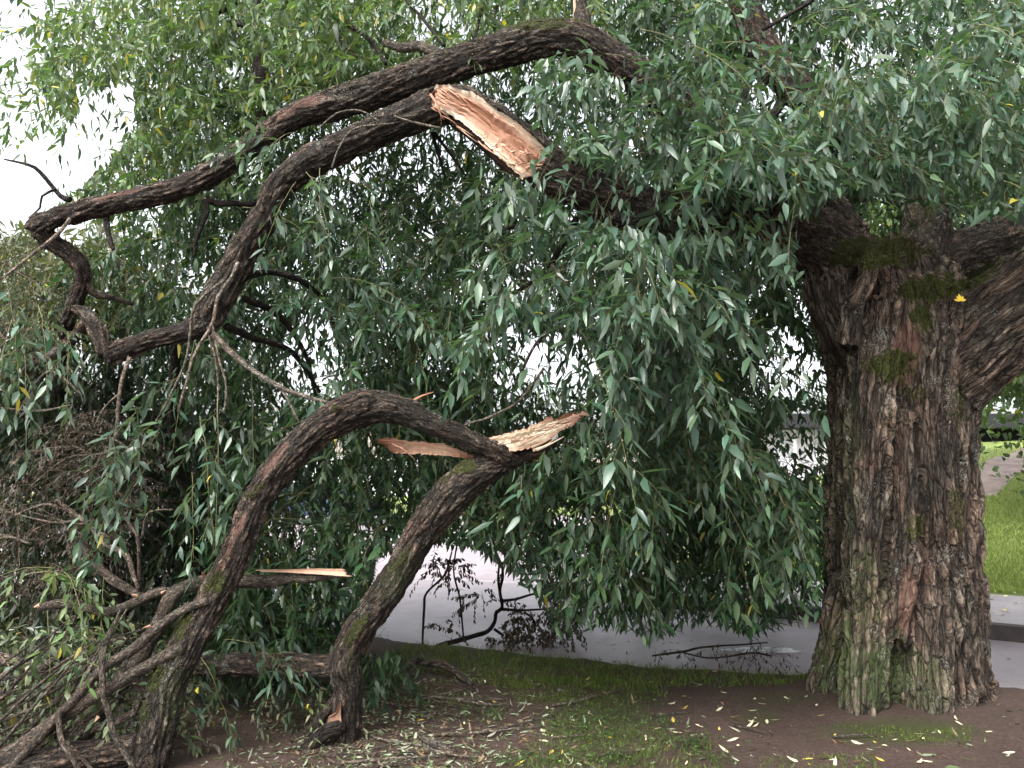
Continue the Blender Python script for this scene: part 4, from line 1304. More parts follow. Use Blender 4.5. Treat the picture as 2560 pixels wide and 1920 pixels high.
# ------------------------------------------------------------------ willow foliage
HOLES = [(1400, 920, 120, 110, .93), (1290, 870, 60, 60, .7), (790, 900, 80, 120, .75), (730, 740, 50, 60, .6), (1300, 700, 40, 50, .6), (1960, 920, 80, 80, .8), (1990, 1110, 70, 70, .75), (1910, 250, 70, 70, .85), (2130, 150, 90, 60, .7), (1930, 70, 60, 40, .7), (2200, 540, 50, 50, .7), (1640, 690, 60, 60, .6), (380, 520, 40, 60, .4), (880, 420, 60, 50, .6), (1070, 50, 60, 50, .5), (520, 700, 50, 50, .5), (1560, 1130, 80, 40, .5), (1450, 1290, 100, 40, .75), (640, 1290, 120, 60, .35), (830, 1300, 60, 60, .4), (140, 260, 60, 60, .6)]
MATS = [M_LEAF, M_SHOOT]
MATN = [M_LEAFN, M_SHOOT]
crown = Leafy()
# far curtain
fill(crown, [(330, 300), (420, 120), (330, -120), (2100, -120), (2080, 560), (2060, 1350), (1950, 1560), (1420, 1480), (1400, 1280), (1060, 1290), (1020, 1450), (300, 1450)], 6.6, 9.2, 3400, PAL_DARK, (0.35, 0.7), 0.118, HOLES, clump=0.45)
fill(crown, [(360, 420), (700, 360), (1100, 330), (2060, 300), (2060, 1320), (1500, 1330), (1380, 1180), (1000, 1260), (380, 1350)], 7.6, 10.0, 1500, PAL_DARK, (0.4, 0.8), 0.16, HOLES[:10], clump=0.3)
# upper left, thin and pale against the sky
fill(crown, [(60, 20), (300, -60), (760, -60), (900, 140), (700, 270), (520, 390), (300, 480), (190, 470), (260, 380), (330, 330), (220, 250), (60, 330), (10, 260)], 5.8, 8.0, 640, PAL_LIGHT, (0.3, 0.6), 0.112, [(120, 420, 140, 120, 1), (300, 270, 50, 40, .8), (60, 120, 40, 60, .6)], clump=0.5, lift=0.25)
fill(crown, [(0, 60), (320, -60), (330, 200), (230, 330), (150, 420), (20, 330)], 5.6, 7.0, 70, PAL_LIGHT, (0.3, 0.55), 0.10, clump=0.3)
fill(crown, [(700, -80), (1500, -80), (1500, 60), (1100, 120), (700, 240)], 5.7, 8.5, 420, PAL_LIGHT, (0.3, 0.6), 0.112, HOLES, clump=0.4)
# upper right
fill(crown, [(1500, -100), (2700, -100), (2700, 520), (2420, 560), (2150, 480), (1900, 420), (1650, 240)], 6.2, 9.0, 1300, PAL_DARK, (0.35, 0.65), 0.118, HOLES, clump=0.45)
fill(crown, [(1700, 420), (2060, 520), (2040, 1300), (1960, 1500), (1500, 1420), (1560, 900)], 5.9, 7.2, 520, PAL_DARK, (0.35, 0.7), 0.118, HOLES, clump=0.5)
fill(crown, [(-200, 420), (60, 560), (330, 560), (330, 760), (-200, 760)], 5.7, 7.6, 420, PAL_OLIVE, (0.3, 0.6), 0.11, clump=0.4)
# unseen leaves over and behind the camera, added to block sky light
No = 4200
Po = np.stack([rng.uniform(-8, 10, No), rng.uniform(-5.5, 4.8, No), rng.uniform(3.4, 8.5, No)], -1)
ko = (rng.random(No) < np.where(Po[:, 1] > 0.3, .38, .85)) & (Po[:, 2] > 1.6 + np.maximum(Po[:, 1], 0) * .72 + 0.9 + 0.25 * np.maximum(0, Po[:, 1] + 2))
Po = Po[ko]
crown.shoots(Po, np.stack([rng.normal(size=len(Po)), rng.normal(size=len(Po)), rng.normal(-.2, .3, len(Po))], -1), rng.uniform(.5, .9, len(Po)), .17, .05, col=PAL_DARK)
fill(crown, [(-700, -900), (3300, -900), (3300, -100), (-300, -100)], 5.5, 10, 900, PAL_DARK, (0.5, 0.9), 0.16, clump=0.4, spacing=0.05)  # the crown goes on above and beside the frame
fill(crown, [(2600, -100), (3400, -100), (3400, 500), (2700, 560)], 5.0, 9, 260, PAL_DARK, (0.5, 0.8), 0.13, clump=0.4, spacing=0.035)
crown.build('crown', willow, MATS)

_ns = [0]
REST = Leafy()


def spray(px, py, D, dx, dy, dz, L, grav, n_side, side=(0.18, 0.34), col=PAL_NEAR, leaf=0.112, name='hanging_branch', parent=None, mats=None, **kw):
    lf = Leafy()
    p = at(px, py, D)
    lf.strand(p, (dx, dy, dz), L, grav, n_side, side, col, leaf, **kw)
    _ns[0] += 1
    return lf.build(name, willow if parent is None else parent, mats or MATN)


def near_group(poly, D0, D1, n, col, L=(0.45, 0.9), n_side=(7, 12), side=(0.18, 0.36), leaf=0.118, bx=0.0, merge=0, grav=(0.35, 0.9), **kw):
    poly = np.asarray(poly, float)
    k = 0
    lf = None
    while k < n:
        x = rng.uniform(poly[:, 0].min(), poly[:, 0].max()); y = rng.uniform(poly[:, 1].min(), poly[:, 1].max())
        if not inpoly(np.array([x]), np.array([y]), poly)[0]:
            continue
        bad = any(np.hypot((x - h[0]) / h[2], (y + 90 - h[1]) / h[3]) < 1 and rng.random() < h[4] for h in HOLES)
        if bad:
            k += 0.3
            continue
        lf = Leafy() if merge else REST
        D = rng.uniform(D0, D1)
        az = rng.normal(bx, 0.9)
        lf.strand(at(x, y, D), (math.sin(az), -0.5 * math.cos(az) + rng.normal(0, .3), rng.uniform(-.6, .35)), rng.uniform(*L), rng.uniform(*grav), int(rng.integers(*n_side)), side, col, leaf, **kw)
        k += 1
        if merge:
            lf.build('hanging_branch', willow, MATN)


# the bright near sprays over the broken limb, right of the wound
near_group([(1400, 330), (1500, 250), (1640, 330), (1760, 420), (1960, 470), (2020, 640), (1900, 800), (1700, 860), (1480, 700), (1440, 520)], 4.5, 5.0, 36, PAL_NEAR, bx=-0.5, merge=1, leaf=0.142, spread=1.15)
near_group([(1430, 150), (1600, 100), (1900, 300), (1960, 470), (1700, 420), (1480, 300)], 4.9, 5.35, 22, PAL_NEAR, bx=-0.4, merge=1, leaf=0.135, spread=1.15)
near_group([(1340, 640), (1560, 640), (1700, 860), (1640, 1000), (1500, 900), (1380, 800)], 4.6, 5.1, 16, PAL_NEAR, bx=-0.6, merge=1, leaf=0.142, spread=1.15)
near_group([(1640, 250), (2000, 120), (2360, 200), (2380, 400), (2060, 470), (1760, 430)], 4.9, 5.5, 40, PAL_NEAR, L=(0.45, 0.8))
near_group([(1560, 330), (1960, 360), (1980, 420), (1600, 420)], 4.6, 5.1, 8, PAL_NEAR, L=(0.35, 0.6))
# darker hanging curtain below
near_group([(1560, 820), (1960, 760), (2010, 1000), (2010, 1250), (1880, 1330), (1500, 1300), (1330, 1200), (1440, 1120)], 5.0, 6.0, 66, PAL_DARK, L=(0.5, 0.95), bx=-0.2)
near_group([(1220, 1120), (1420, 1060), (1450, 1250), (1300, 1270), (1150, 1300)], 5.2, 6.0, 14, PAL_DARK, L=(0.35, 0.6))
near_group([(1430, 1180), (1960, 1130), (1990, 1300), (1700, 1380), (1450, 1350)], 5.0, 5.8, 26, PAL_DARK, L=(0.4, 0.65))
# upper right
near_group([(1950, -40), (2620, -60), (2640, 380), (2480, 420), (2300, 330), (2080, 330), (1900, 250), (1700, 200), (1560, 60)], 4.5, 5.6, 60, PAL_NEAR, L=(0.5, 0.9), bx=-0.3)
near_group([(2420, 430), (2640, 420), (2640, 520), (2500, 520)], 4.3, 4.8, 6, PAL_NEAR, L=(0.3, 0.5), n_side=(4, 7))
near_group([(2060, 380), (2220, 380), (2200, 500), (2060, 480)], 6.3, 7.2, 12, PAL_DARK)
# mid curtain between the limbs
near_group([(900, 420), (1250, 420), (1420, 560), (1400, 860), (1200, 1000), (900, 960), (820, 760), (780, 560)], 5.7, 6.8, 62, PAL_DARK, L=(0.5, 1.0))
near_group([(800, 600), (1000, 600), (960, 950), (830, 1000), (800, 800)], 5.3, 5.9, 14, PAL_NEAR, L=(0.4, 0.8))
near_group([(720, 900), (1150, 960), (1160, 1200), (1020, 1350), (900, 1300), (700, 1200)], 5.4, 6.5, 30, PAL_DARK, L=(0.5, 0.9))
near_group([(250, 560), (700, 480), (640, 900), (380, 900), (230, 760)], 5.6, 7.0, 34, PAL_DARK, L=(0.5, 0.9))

REST.build('hanging_foliage', willow, MATS)['kind'] = 'stuff'
# sprigs on the hanging part of the broken limb
for a in ((735, 330, 4.95, -.2, -.3, -.2, .35, .5, 6), (690, 350, 4.95, -.6, -.3, .1, .3, .5, 5), (765, 430, 4.95, .3, -.3, -.3, .35, .7, 6), (740, 455, 4.95, -.3, -.2, -.5, .3, .6, 6), (870, 410, 4.92, .3, -.2, -.2, .22, .8, 4), (800, 420, 4.93, .1, -.3, -.5, .4, .8, 6)):
    spray(*a, side=(0.12, 0.22))
for a in ((470, 930, 4.75, -.5, -.2, -.3, .5, .5, 8), (545, 985, 4.73, .1, -.2, -.5, .6, .6, 9), (440, 1020, 4.72, -.6, -.2, -.4, .5, .5, 9), (500, 1040, 4.72, .2, -.2, -.5, .55, .6, 9), (400, 1080, 4.7, -.6, -.1, -.5, .5, .6, 8), (380, 1150, 4.7, -.4, -.1, -.6, .45, .5, 7), (560, 1100, 4.72, .3, -.1, -.6, .4, .6, 7), (330, 1180, 4.7, -.4, -.1, -.6, .35, .5, 6), (480, 1180, 4.7, .1, -.1, -.6, .35, .5, 6)):
    spray(*a, side=(0.14, 0.26), col=PAL_NEAR)
for a in ((95, 760, 4.7, .3, -.3, -.3, .35, .6, 7), (170, 830, 4.7, .2, -.3, -.2, .3, .9, 6), (30, 800, 4.7, .1, -.3, -.4, .4, .7, 7), (10, 690, 4.75, .3, -.2, -.4, .4, .7, 7), (60, 880, 4.72, .2, -.2, -.4, .35, .7, 6)):
    spray(*a, side=(0.13, 0.22), col=PAL_NEAR)

# ------------------------------------------------------------------ fallen branches
fb_base = at(862, 1850, 4.72)
fallen = thing('fallen_branch', 'big forked fallen branch arching over the ground, torn pale at its top joint', 'fallen branch', (fb_base[0], fb_base[1], 0))
S = [
    ('stem', [(350, 2010, 4.25, 50), (382, 1877, 4.28, 47), (404, 1786, 4.3, 45), (425, 1699, 4.33, 44), (469, 1612, 4.37, 44), (508, 1538, 4.42, 41), (538, 1482, 4.46, 40), (577, 1408, 4.5, 39), (608, 1334, 4.54, 39), (642, 1256, 4.58, 40), (694, 1174, 4.62, 41), (760, 1100, 4.66, 43), (825, 1052, 4.7, 46), (905, 1018, 4.74, 49), (974, 1018, 4.76, 43), (1060, 1050, 4.78, 33), (1147, 1086, 4.79, 29), (1215, 1117, 4.8, 24), (1275, 1145, 4.82, 24)], 0),
    ('stem', [(862, 1880, 4.72, 42), (866, 1800, 4.72, 38), (872, 1725, 4.72, 37), (862, 1655, 4.72, 40), (895, 1582, 4.74, 40), (943, 1512, 4.75, 40), (991, 1443, 4.77, 40), (1034, 1365, 4.78, 42), (1075, 1305, 4.8, 47), (1130, 1240, 4.82, 52), (1190, 1190, 4.84, 50), (1250, 1162, 4.86, 36), (1310, 1140, 4.88, 23), (1370, 1117, 4.9, 13), (1395, 1106, 4.9, 8)], 1),
    ('side', [(850, 1668, 4.74, 34), (770, 1668, 4.8, 33), (690, 1664, 4.9, 32), (600, 1664, 5.05, 31), (500, 1662, 5.3, 28), (380, 1650, 5.6, 24)], 2),
    ('side', [(420, 1868, 4.3, 40), (330, 1872, 4.3, 38), (200, 1890, 4.25, 36), (80, 1905, 4.2, 32), (-80, 1930, 4.2, 28)], 3),
]
MASKF = [(0, 842, 1020, 18, 16, 0, 1), (0, 651, 1217, 32, 30, 0, .8), (0, 625, 1236, 16, 14, 0, 1), (0, 540, 1455, 55, 40, -60, .9), (0, 455, 1565, 26, 60, 25, 1), (0, 392, 1690, 24, 60, 15, 1), (0, 362, 1780, 16, 40, 10, .8), (0, 890, 1575, 22, 75, 35, 1), (0, 1000, 1400, 12, 50, 30, .8), (0, 1165, 1165, 60, 30, 0, .85), (0, 1120, 1190, 40, 40, 0, .6), (0, 880, 1660, 25, 80, 0, .6),
         (1, 683, 1150, 75, 14, -54, 1), (1, 588, 1335, 90, 13, -65, 1), (1, 548, 1425, 40, 12, -65, .8), (1, 910, 982, 30, 12, 5, .6), (1, 1105, 1085, 50, 10, 25, .6),
         (2, 1000, 1440, 60, 90, 35, .4), (2, 430, 1740, 40, 120, 10, .5)]
skel = []
for nm, pts, part in S:
    P, rad = ppath(pts, 0.03)
    skel.append((nm, P, rad, part))
fd = []
for nm, P, rad, part in skel:
    for k in range(10, len(P) - 3, 10):
        if random.random() < .6:
            q = Vector((random.gauss(0, 1), random.gauss(-.7, 1), random.gauss(0, 1))).normalized()
            fd.append((P[k] + np.array(q) * rad[k], rad[k] * random.uniform(.35, .6), rad[k] * random.uniform(.12, .34), tuple(q)))
Wf = organic(skel, 0.0085, dict(stem=0.012, side=0.009), dict(stem=28, side=28), MASKF, [(at(905, 985, 4.62), .05, .03, (0, -.6, .6)), (at(1170, 1180, 4.72), .06, .02, -_f)] + fd, lump=0.035, smooth_it=6)
stem_l = put(Wf, 0, 'stem', M_LIMB, fallen)
stem_r = put(Wf, 1, 'stem', M_LIMB, fallen)
put(Wf, 2, 'side_branch', M_LIMB, fallen)
put(Wf, 3, 'side_branch', M_LIMB, fallen)
t1 = slab('torn_wood', [(1120, 1082), (1188, 1100), (1219, 1096), (1249, 1089), (1300, 1076), (1345, 1059), (1372, 1042), (1381, 1042), (1384, 1052), (1414, 1035), (1440, 1029)],
          [(1140, 1104), (1209, 1120), (1240, 1128), (1274, 1131), (1300, 1127), (1325, 1120), (1363, 1103), (1385, 1090), (1401, 1080), (1434, 1062), (1452, 1044)],
          [4.80, 4.88, 4.92, 4.95], [4.745, 4.77, 4.80, 4.84], 0.045, fallen, n=110, m=26, concave=0.012, jag=(10, 30), grain=0.013, tone=0.55, rim=-0.34, ragged=8, enddark=0.45)
t2 = slab('torn_wood', [(938, 1101), (963, 1094), (1009, 1101), (1077, 1107), (1107, 1110), (1148, 1122), (1188, 1140)],
          [(972, 1122), (985, 1134), (1009, 1134), (1060, 1136), (1097, 1138), (1140, 1143), (1188, 1147)], 4.86, 4.80, 0.03, fallen, n=80, m=18, concave=0.01, jag=(34, 6), grain=0.012, tone=0.22, rim=-0.1, ragged=5, enddark=0.35)
sp = []
for k in range(22):
    f = random.random()
    x, y = 1200 + 210 * f, 1108 - 60 * f * f + random.uniform(-8, 14)
    ln = random.uniform(25, 70)
    sp.append(([(x, y, 4.80 + .05 * f), (x + ln * .5, y - ln * .12, 4.78 + .05 * f), (x + ln, y - ln * .38 + random.uniform(-6, 6), 4.80 + .06 * f)], random.uniform(3, 8)))
for k in range(7):
    x, y = random.uniform(1290, 1350), random.uniform(1108, 1128)
    sp.append(([(x, y, 4.79), (x + 30, y - 12, 4.79), (x + random.uniform(45, 75), y - random.uniform(14, 36), 4.8)], random.uniform(6, 11)))
splinters('splinter', sp, t1, 0.2)
splinters('splinter', [([(1026, 1010, 4.76), (1040, 998, 4.75), (1060, 988, 4.75), (1084, 980, 4.76)], 13), ([(1030, 1014, 4.76), (1036, 1002, 4.75), (1042, 996, 4.75)], 8)], fallen, 0.0)
splinters('splinter', [([(980, 1110, 4.80), (1010, 1124, 4.76), (1036, 1148, 4.76)], 8), ([(950, 1100, 4.82), (990, 1104, 4.79), (1030, 1112, 4.79)], 8)], t2, -0.1)
s3 = slab('torn_wood', [(846, 1758), (838, 1785), (820, 1795), (816, 1812), (818, 1830)], [(852, 1761), (851, 1785), (852, 1800), (853, 1815), (856, 1832)], 4.60, 4.62, 0.03, fallen, n=40, m=14, jag=(8, 8), grain=0.01, tone=0.06, rim=0.05)
for pts, mat in (
    ([(862, 1810, 4.66, 22), (820, 1830, 4.62, 20), (780, 1860, 4.6, 17), (740, 1890, 4.6, 15)], M_DARKSTICK),
    ([(845, 1740, 4.75, 12), (800, 1800, 4.8, 14), (760, 1850, 4.8, 13), (735, 1890, 4.8, 12)], M_LIMB),
    ([(520, 1499, 4.36, 11), (450, 1530, 4.33, 12), (369, 1590, 4.3, 13), (300, 1645, 4.27, 13), (243, 1685, 4.25, 12), (195, 1735, 4.22, 12), (150, 1785, 4.2, 12), (100, 1842, 4.17, 12), (25, 1925, 4.15, 11)], M_STICK),
    ([(460, 1618, 4.3, 15), (400, 1648, 4.27, 15), (320, 1695, 4.25, 15), (217, 1751, 4.25, 17), (160, 1790, 4.25, 18), (90, 1840, 4.25, 19), (0, 1895, 4.25, 20), (-60, 1930, 4.25, 20)], M_STICK),
    ([(295, 1545, 4.3, 6), (265, 1610, 4.26, 6.5), (256, 1669, 4.2, 7), (260, 1742, 4.15, 7.5), (275, 1800, 4.12, 7.5), (290, 1845, 4.1, 7.5), (335, 1925, 4.08, 7)], M_STICK),
    ([(146, 1780, 4.16, 7), (150, 1840, 4.13, 7), (180, 1890, 4.1, 6.5), (200, 1930, 4.08, 6)], M_STICK),
    ([(165, 1855, 4.2, 5), (195, 1885, 4.18, 5), (230, 1925, 4.15, 5)], M_STICK),
    ([(345, 1780, 4.35, 9), (310, 1795, 4.32, 10), (260, 1812, 4.3, 10), (240, 1820, 4.3, 11)], M_STICK),
    ([(355, 1735, 4.33, 6), (340, 1770, 4.32, 8), (330, 1785, 4.32, 9)], M_PALESTICK),
):
    stick('branchlet', pts, mat, fallen, 9)
pr = splinters('cut_end', [([(374, 1566, 4.24), (356, 1570, 4.2)], 9), ([(246, 1792, 4.26), (236, 1806, 4.24)], 11)], fallen, 0.05)

b2p = at(640, 1440, 4.75)
torn = thing('torn_branch', 'torn branch with a pale flat tip, crossing behind the mossy arching stem', 'fallen branch', tuple(b2p))
ob2, _, _ = stick('stem', [(862, 1436, 4.72, 9), (800, 1440, 4.72, 13), (700, 1448, 4.72, 16), (608, 1456, 4.72, 17), (550, 1456, 4.72, 17), (499, 1456, 4.7, 18), (455, 1470, 4.66, 18), (425, 1500, 4.62, 20), (400, 1560, 4.6, 22), (365, 1620, 4.58, 22), (320, 1680, 4.55, 23), (282, 1740, 4.52, 23), (235, 1800, 4.5, 24), (180, 1860, 4.48, 24), (110, 1920, 4.45, 24)], M_STICK, torn, 12)
stick('side_branch', [(440, 1480, 4.64, 12), (400, 1478, 4.6, 13), (340, 1505, 4.55, 12), (278, 1532, 4.5, 13), (235, 1522, 4.48, 12), (195, 1513, 4.46, 12), (140, 1508, 4.44, 11), (95, 1516, 4.42, 9)], M_STICK, torn, 10)
slab('torn_wood', [(640, 1427), (700, 1426), (790, 1423), (855, 1424)], [(655, 1430), (720, 1431), (800, 1436), (866, 1441)], 4.70, 4.675, 0.03, torn, n=60, m=10, jag=(4, 14), grain=0.006, tone=0.14, rim=0.1)
splinters('cut_end', [([(100, 1513, 4.41), (84, 1518, 4.41)], 15), ([(510, 1440, 4.62), (505, 1428, 4.6)], 11), ([(405, 1482, 4.55), (414, 1476, 4.52)], 9), ([(340, 1490, 4.53), (328, 1487, 4.5)], 12), ([(470, 1512, 4.5), (460, 1508, 4.48)], 8)], torn, 0.0)

# loose branches heaped in the lower left corner, each one its own
for lab, parts in (
    ('grey branch with a snapped orange end, low in the left heap', [([(155, 1640, 4.7, 10), (165, 1625, 4.72, 10), (140, 1650, 4.7, 11), (80, 1690, 4.66, 12), (0, 1740, 4.62, 13), (-60, 1775, 4.6, 13)], M_STICK), ([(186, 1540, 4.74, 8), (172, 1590, 4.72, 9), (158, 1640, 4.7, 10)], M_STICK), ([(150, 1650, 4.66, 5), (110, 1710, 4.62, 4.5), (88, 1745, 4.6, 4)], M_STICK)]),
    ('pale smooth branch lying flat at the left edge of the heap', [([(-40, 1640, 4.75, 13), (20, 1650, 4.75, 13), (80, 1668, 4.75, 12), (130, 1668, 4.75, 9)], M_PALESTICK)]),
    ('thin bare branch curving up out of the heap beside the torn branch', [([(345, 1470, 4.9, 5), (330, 1430, 4.95, 6), (315, 1385, 5.0, 7), (265, 1360, 5.05, 7), (220, 1310, 5.1, 6.5), (170, 1270, 5.1, 6), (140, 1250, 5.1, 4)], M_PALESTICK), ([(272, 1362, 5.05, 5), (268, 1345, 5.0, 4), (215, 1310, 4.98, 3)], M_PALESTICK)]),
    ('slim bare branch standing behind the arching stem', [([(350, 1480, 4.95, 5), (345, 1350, 5.0, 5), (330, 1320, 5.05, 5), (300, 1270, 5.1, 5), (240, 1210, 5.1, 5), (180, 1160, 5.1, 4), (120, 1150, 5.1, 3)], M_STICK), ([(355, 1345, 4.98, 3.5), (365, 1290, 4.96, 3), (395, 1275, 4.95, 2.5), (432, 1274, 4.95, 2.5)], M_PALESTICK)]),
    ('old grey curved branch rising from the dark left foliage', [([(215, 1335, 5.2, 12), (215, 1370, 5.15, 12), (235, 1410, 5.1, 12), (300, 1460, 5.05, 11), (360, 1495, 5.0, 10)], M_STICK)]),
    ('bent twig with a pale zigzag, in the shade between both stems', [([(490, 1812, 4.6, 3), (510, 1860, 4.55, 3.5), (540, 1865, 4.5, 4), (560, 1925, 4.4, 4)], M_PALESTICK), ([(512, 1860, 4.55, 2.5), (520, 1880, 4.5, 2.5), (535, 1925, 4.42, 2.5)], M_STICK)]),
):
    t = thing('dead_branch', lab, 'branch', tuple(at(parts[0][0][0][0], parts[0][0][0][1], parts[0][0][0][2])), 'loose branches in the heap')
    for pts, mat in parts:
        stick('stem' if pts is parts[0][0] else 'twig', pts, mat, t, 8)


def gstick(name, pts, mat, parent, seg=7):
    """branch lying on the ground: (px, py, lift in m, radius px)"""
    a = np.asarray(pts, float)
    P = on_ground(a[:, 0], a[:, 1] + 0.0)
    D = (P - CAM) @ _f
    P = CAM + (P - CAM) * (1 - a[:, 2] / 1.6)[:, None]
    rad = a[:, 3] * D / F
    return stick(name, None, mat, parent, seg, 0.035, world_pts=(P, rad))


t = thing('dead_branch', 'bent grey branch lying on the ground right of the torn stem foot', 'branch', tuple(on_ground(917, 1705)), 'branches lying on the ground')
gstick('stem', [(895, 1705, 0.02, 10), (940, 1706, 0.03, 11), (974, 1698, 0.05, 11), (1010, 1670, 0.1, 11), (1047, 1652, 0.12, 10), (1112, 1664, 0.10, 9), (1150, 1690, 0.05, 8), (1182, 1712, 0.01, 6)], M_STICK, t)
t = thing('dead_branch', 'short grey stick lying among fallen leaves near the front', 'branch', tuple(on_ground(1090, 1870)), 'branches lying on the ground')
gstick('stem', [(1050, 1838, 0.03, 7), (1090, 1860, 0.03, 11), (1130, 1882, 0.03, 9), (1140, 1876, 0.04, 4)], M_STICK, t)

sap = thing('dead_branch', 'bare black branch forking upward in front of the pale asphalt', 'branch', tuple(on_ground(1132, 1612)), 'branches lying on the ground')
pD = float((on_ground(1132, 1612) - CAM) @ _f)
for pts in ([(1080, 1622, pD - .1, 6), (1132, 1604, pD, 6), (1186, 1590, pD, 6), (1220, 1578, pD, 5.5), (1238, 1555, pD, 5), (1242, 1530, pD, 5), (1255, 1520, pD, 4.5), (1250, 1480, pD, 4), (1256, 1440, pD, 4), (1255, 1405, pD, 3)],
            [(1250, 1482, pD, 4), (1246, 1450, pD, 3), (1247, 1408, pD, 2.5)], [(1251, 1502, pD, 4), (1290, 1498, pD - .1, 3.5), (1320, 1488, pD - .2, 3), (1350, 1482, pD - .2, 2)],
            [(1252, 1523, pD, 4), (1300, 1526, pD + .1, 3), (1370, 1522, pD + .1, 2)], [(1310, 1530, pD, 3), (1330, 1545, pD, 3), (1340, 1565, pD, 2.5)],
            [(1235, 1572, pD, 4), (1260, 1590, pD, 3)], [(1056, 1612, pD, 2.5), (1060, 1520, pD, 3.5), (1068, 1480, pD, 3), (1110, 1440, pD, 3), (1130, 1380, pD, 2)],
            [(1160, 1600, pD - .1, 2.2), (1150, 1500, pD - .1, 2.5), (1135, 1430, pD - .1, 2), (1142, 1360, pD - .1, 2)]):
    stick('stem' if pts[0][3] > 5 else 'twig', pts, M_DARKSTICK, sap, 6)
lf = Leafy(False)
for (x, y, n) in ((1290, 1545, 5), (1310, 1560, 6), (1270, 1590, 5), (1360, 1530, 5), (1400, 1545, 6), (1430, 1520, 6), (1380, 1570, 6), (1340, 1590, 6), (1300, 1600, 5), (1180, 1490, 3), (1230, 1485, 3), (1115, 1580, 3), (1090, 1420, 4), (1120, 1410, 4), (1140, 1440, 3), (1380, 1500, 4), (1420, 1560, 5), (1250, 1600, 4), (1360, 1600, 5), (1410, 1590, 5)):
    N = n * 2 + 3
    rt = at(x + rng.normal(0, 12, N), y + rng.normal(0, 8, N), pD + rng.normal(0, .15, N))
    lf.shoots(rt, rng.normal(0, 1, (N, 3)) + np.array([0, 0, .1]), rng.uniform(0.12, 0.30, N), 0.075, 0.017, col=PAL_BLACKBROWN, wr=0.27, curl=(0.5, 1.4), lift=0.7, stem_r=0.0016)
lf.build('withered_foliage', sap, [M_DRY, M_DRYTWIG])
low = thing('dead_branch', 'low withered brushwood along the asphalt edge left of the trunk', 'branch', tuple(on_ground(1750, 1640)), 'branches lying on the ground')
stick('stem', [(1630, 1640, 6.4, 2), (1700, 1630, 6.4, 3), (1760, 1618, 6.35, 2.6), (1850, 1612, 6.3, 2), (1920, 1606, 6.25, 1.5)], M_DARKSTICK, low, 6)
stick('twig', [(1700, 1630, 6.4, 2), (1780, 1645, 6.3, 2), (1880, 1632, 6.25, 2.5), (1930, 1640, 6.2, 2)], M_DARKSTICK, low, 6)
lf = Leafy(False)
for (x, y, n) in ((1800, 1625, 5), (1840, 1640, 6), (1880, 1630, 6), (1910, 1645, 4), (1860, 1655, 5), (1700, 1630, 4), (1650, 1625, 3), (1935, 1655, 3), (1770, 1620, 4), (1890, 1600, 3)):
    lf.shoots(at(x + rng.normal(0, 12, n), y + rng.normal(0, 6, n), 6.3 + rng.normal(0, .1, n)), rng.normal(0, 1, (n, 3)), rng.uniform(.1, .24, n), 0.055, 0.022, col=PAL_BLACKBROWN, wr=0.22, curl=(0.4, 1.3), lift=0.6)
lf.build('withered_foliage', low, [M_DRY, M_DRYTWIG])

# the fallen crown at the left: green boughs dragged to the ground and withered ones in front
bough = thing('fallen_bough', 'dark leafy bough dragged to the ground behind the arching fallen branch', 'fallen branch', tuple(on_ground(480, 1640)))
stick('stem', [(170, 800, 5.3, 16), (150, 1000, 5.6, 15), (220, 1250, 5.8, 13), (300, 1500, 5.9, 12), (330, 1650, 5.9, 10)], M_DARKSTICK, bough, 8)
stick('stem', [(440, 850, 5.4, 13), (430, 1050, 5.8, 12), (470, 1300, 6.0, 10), (520, 1560, 6.0, 8)], M_DARKSTICK, bough, 8)
lf = Leafy()
fill(lf, [(-150, 900), (350, 900), (560, 1000), (640, 1250), (700, 1600), (300, 1620), (-150, 1650)], 5.9, 8.2, 1400, PAL_SHADE, (0.35, 0.7), 0.118, clump=0.3)
fill(lf, [(-120, 720), (240, 760), (330, 950), (300, 1150), (-120, 1150)], 5.5, 6.4, 230, PAL_SHADE, (0.3, 0.6), 0.115, clump=0.3)
fill(lf, [(540, 1300), (880, 1250), (860, 1560), (640, 1640), (560, 1600)], 5.2, 6.4, 260, PAL_DARK, (0.3, 0.6), 0.115, [(690, 1300, 70, 50, .5)], clump=0.5)
fill(lf, [(900, 1380), (1050, 1330), (1080, 1560), (1020, 1640), (920, 1680), (890, 1620)], 5.2, 6.0, 80, PAL_DARK, (0.3, 0.55), 0.10, clump=0.4)
lf.build('foliage', bough, MATS)
lf = Leafy()
for a in ((60, 1440, 4.55, .5, -.2, .2, .6, .5, 7), (130, 1420, 4.55, -.5, -.2, .1, .6, .7, 8), (160, 1430, 4.5, .3, -.3, 0, .5, .8, 8), (260, 1440, 4.6, .1, -.2, -.4, .4, .6, 6), (120, 1520, 4.5, .2, -.2, -.5, .4, .7, 5), (440, 1560, 4.6, .2, -.2, -.5, .3, .7, 5), (560, 1600, 4.8, .5, -.2, .1, .5, .5, 7), (640, 1640, 4.9, .4, -.2, .2, .4, .5, 6), (500, 1640, 4.7, .3, -.2, -.2, .4, .6, 6)):
    lf.strand(at(*a[:3]), a[3:6], a[6], a[7], a[8], (0.15, 0.28), PAL_LIGHT if a[0] < 300 else PAL_NEAR, 0.095)
lf.build('foliage', bough, MATS)

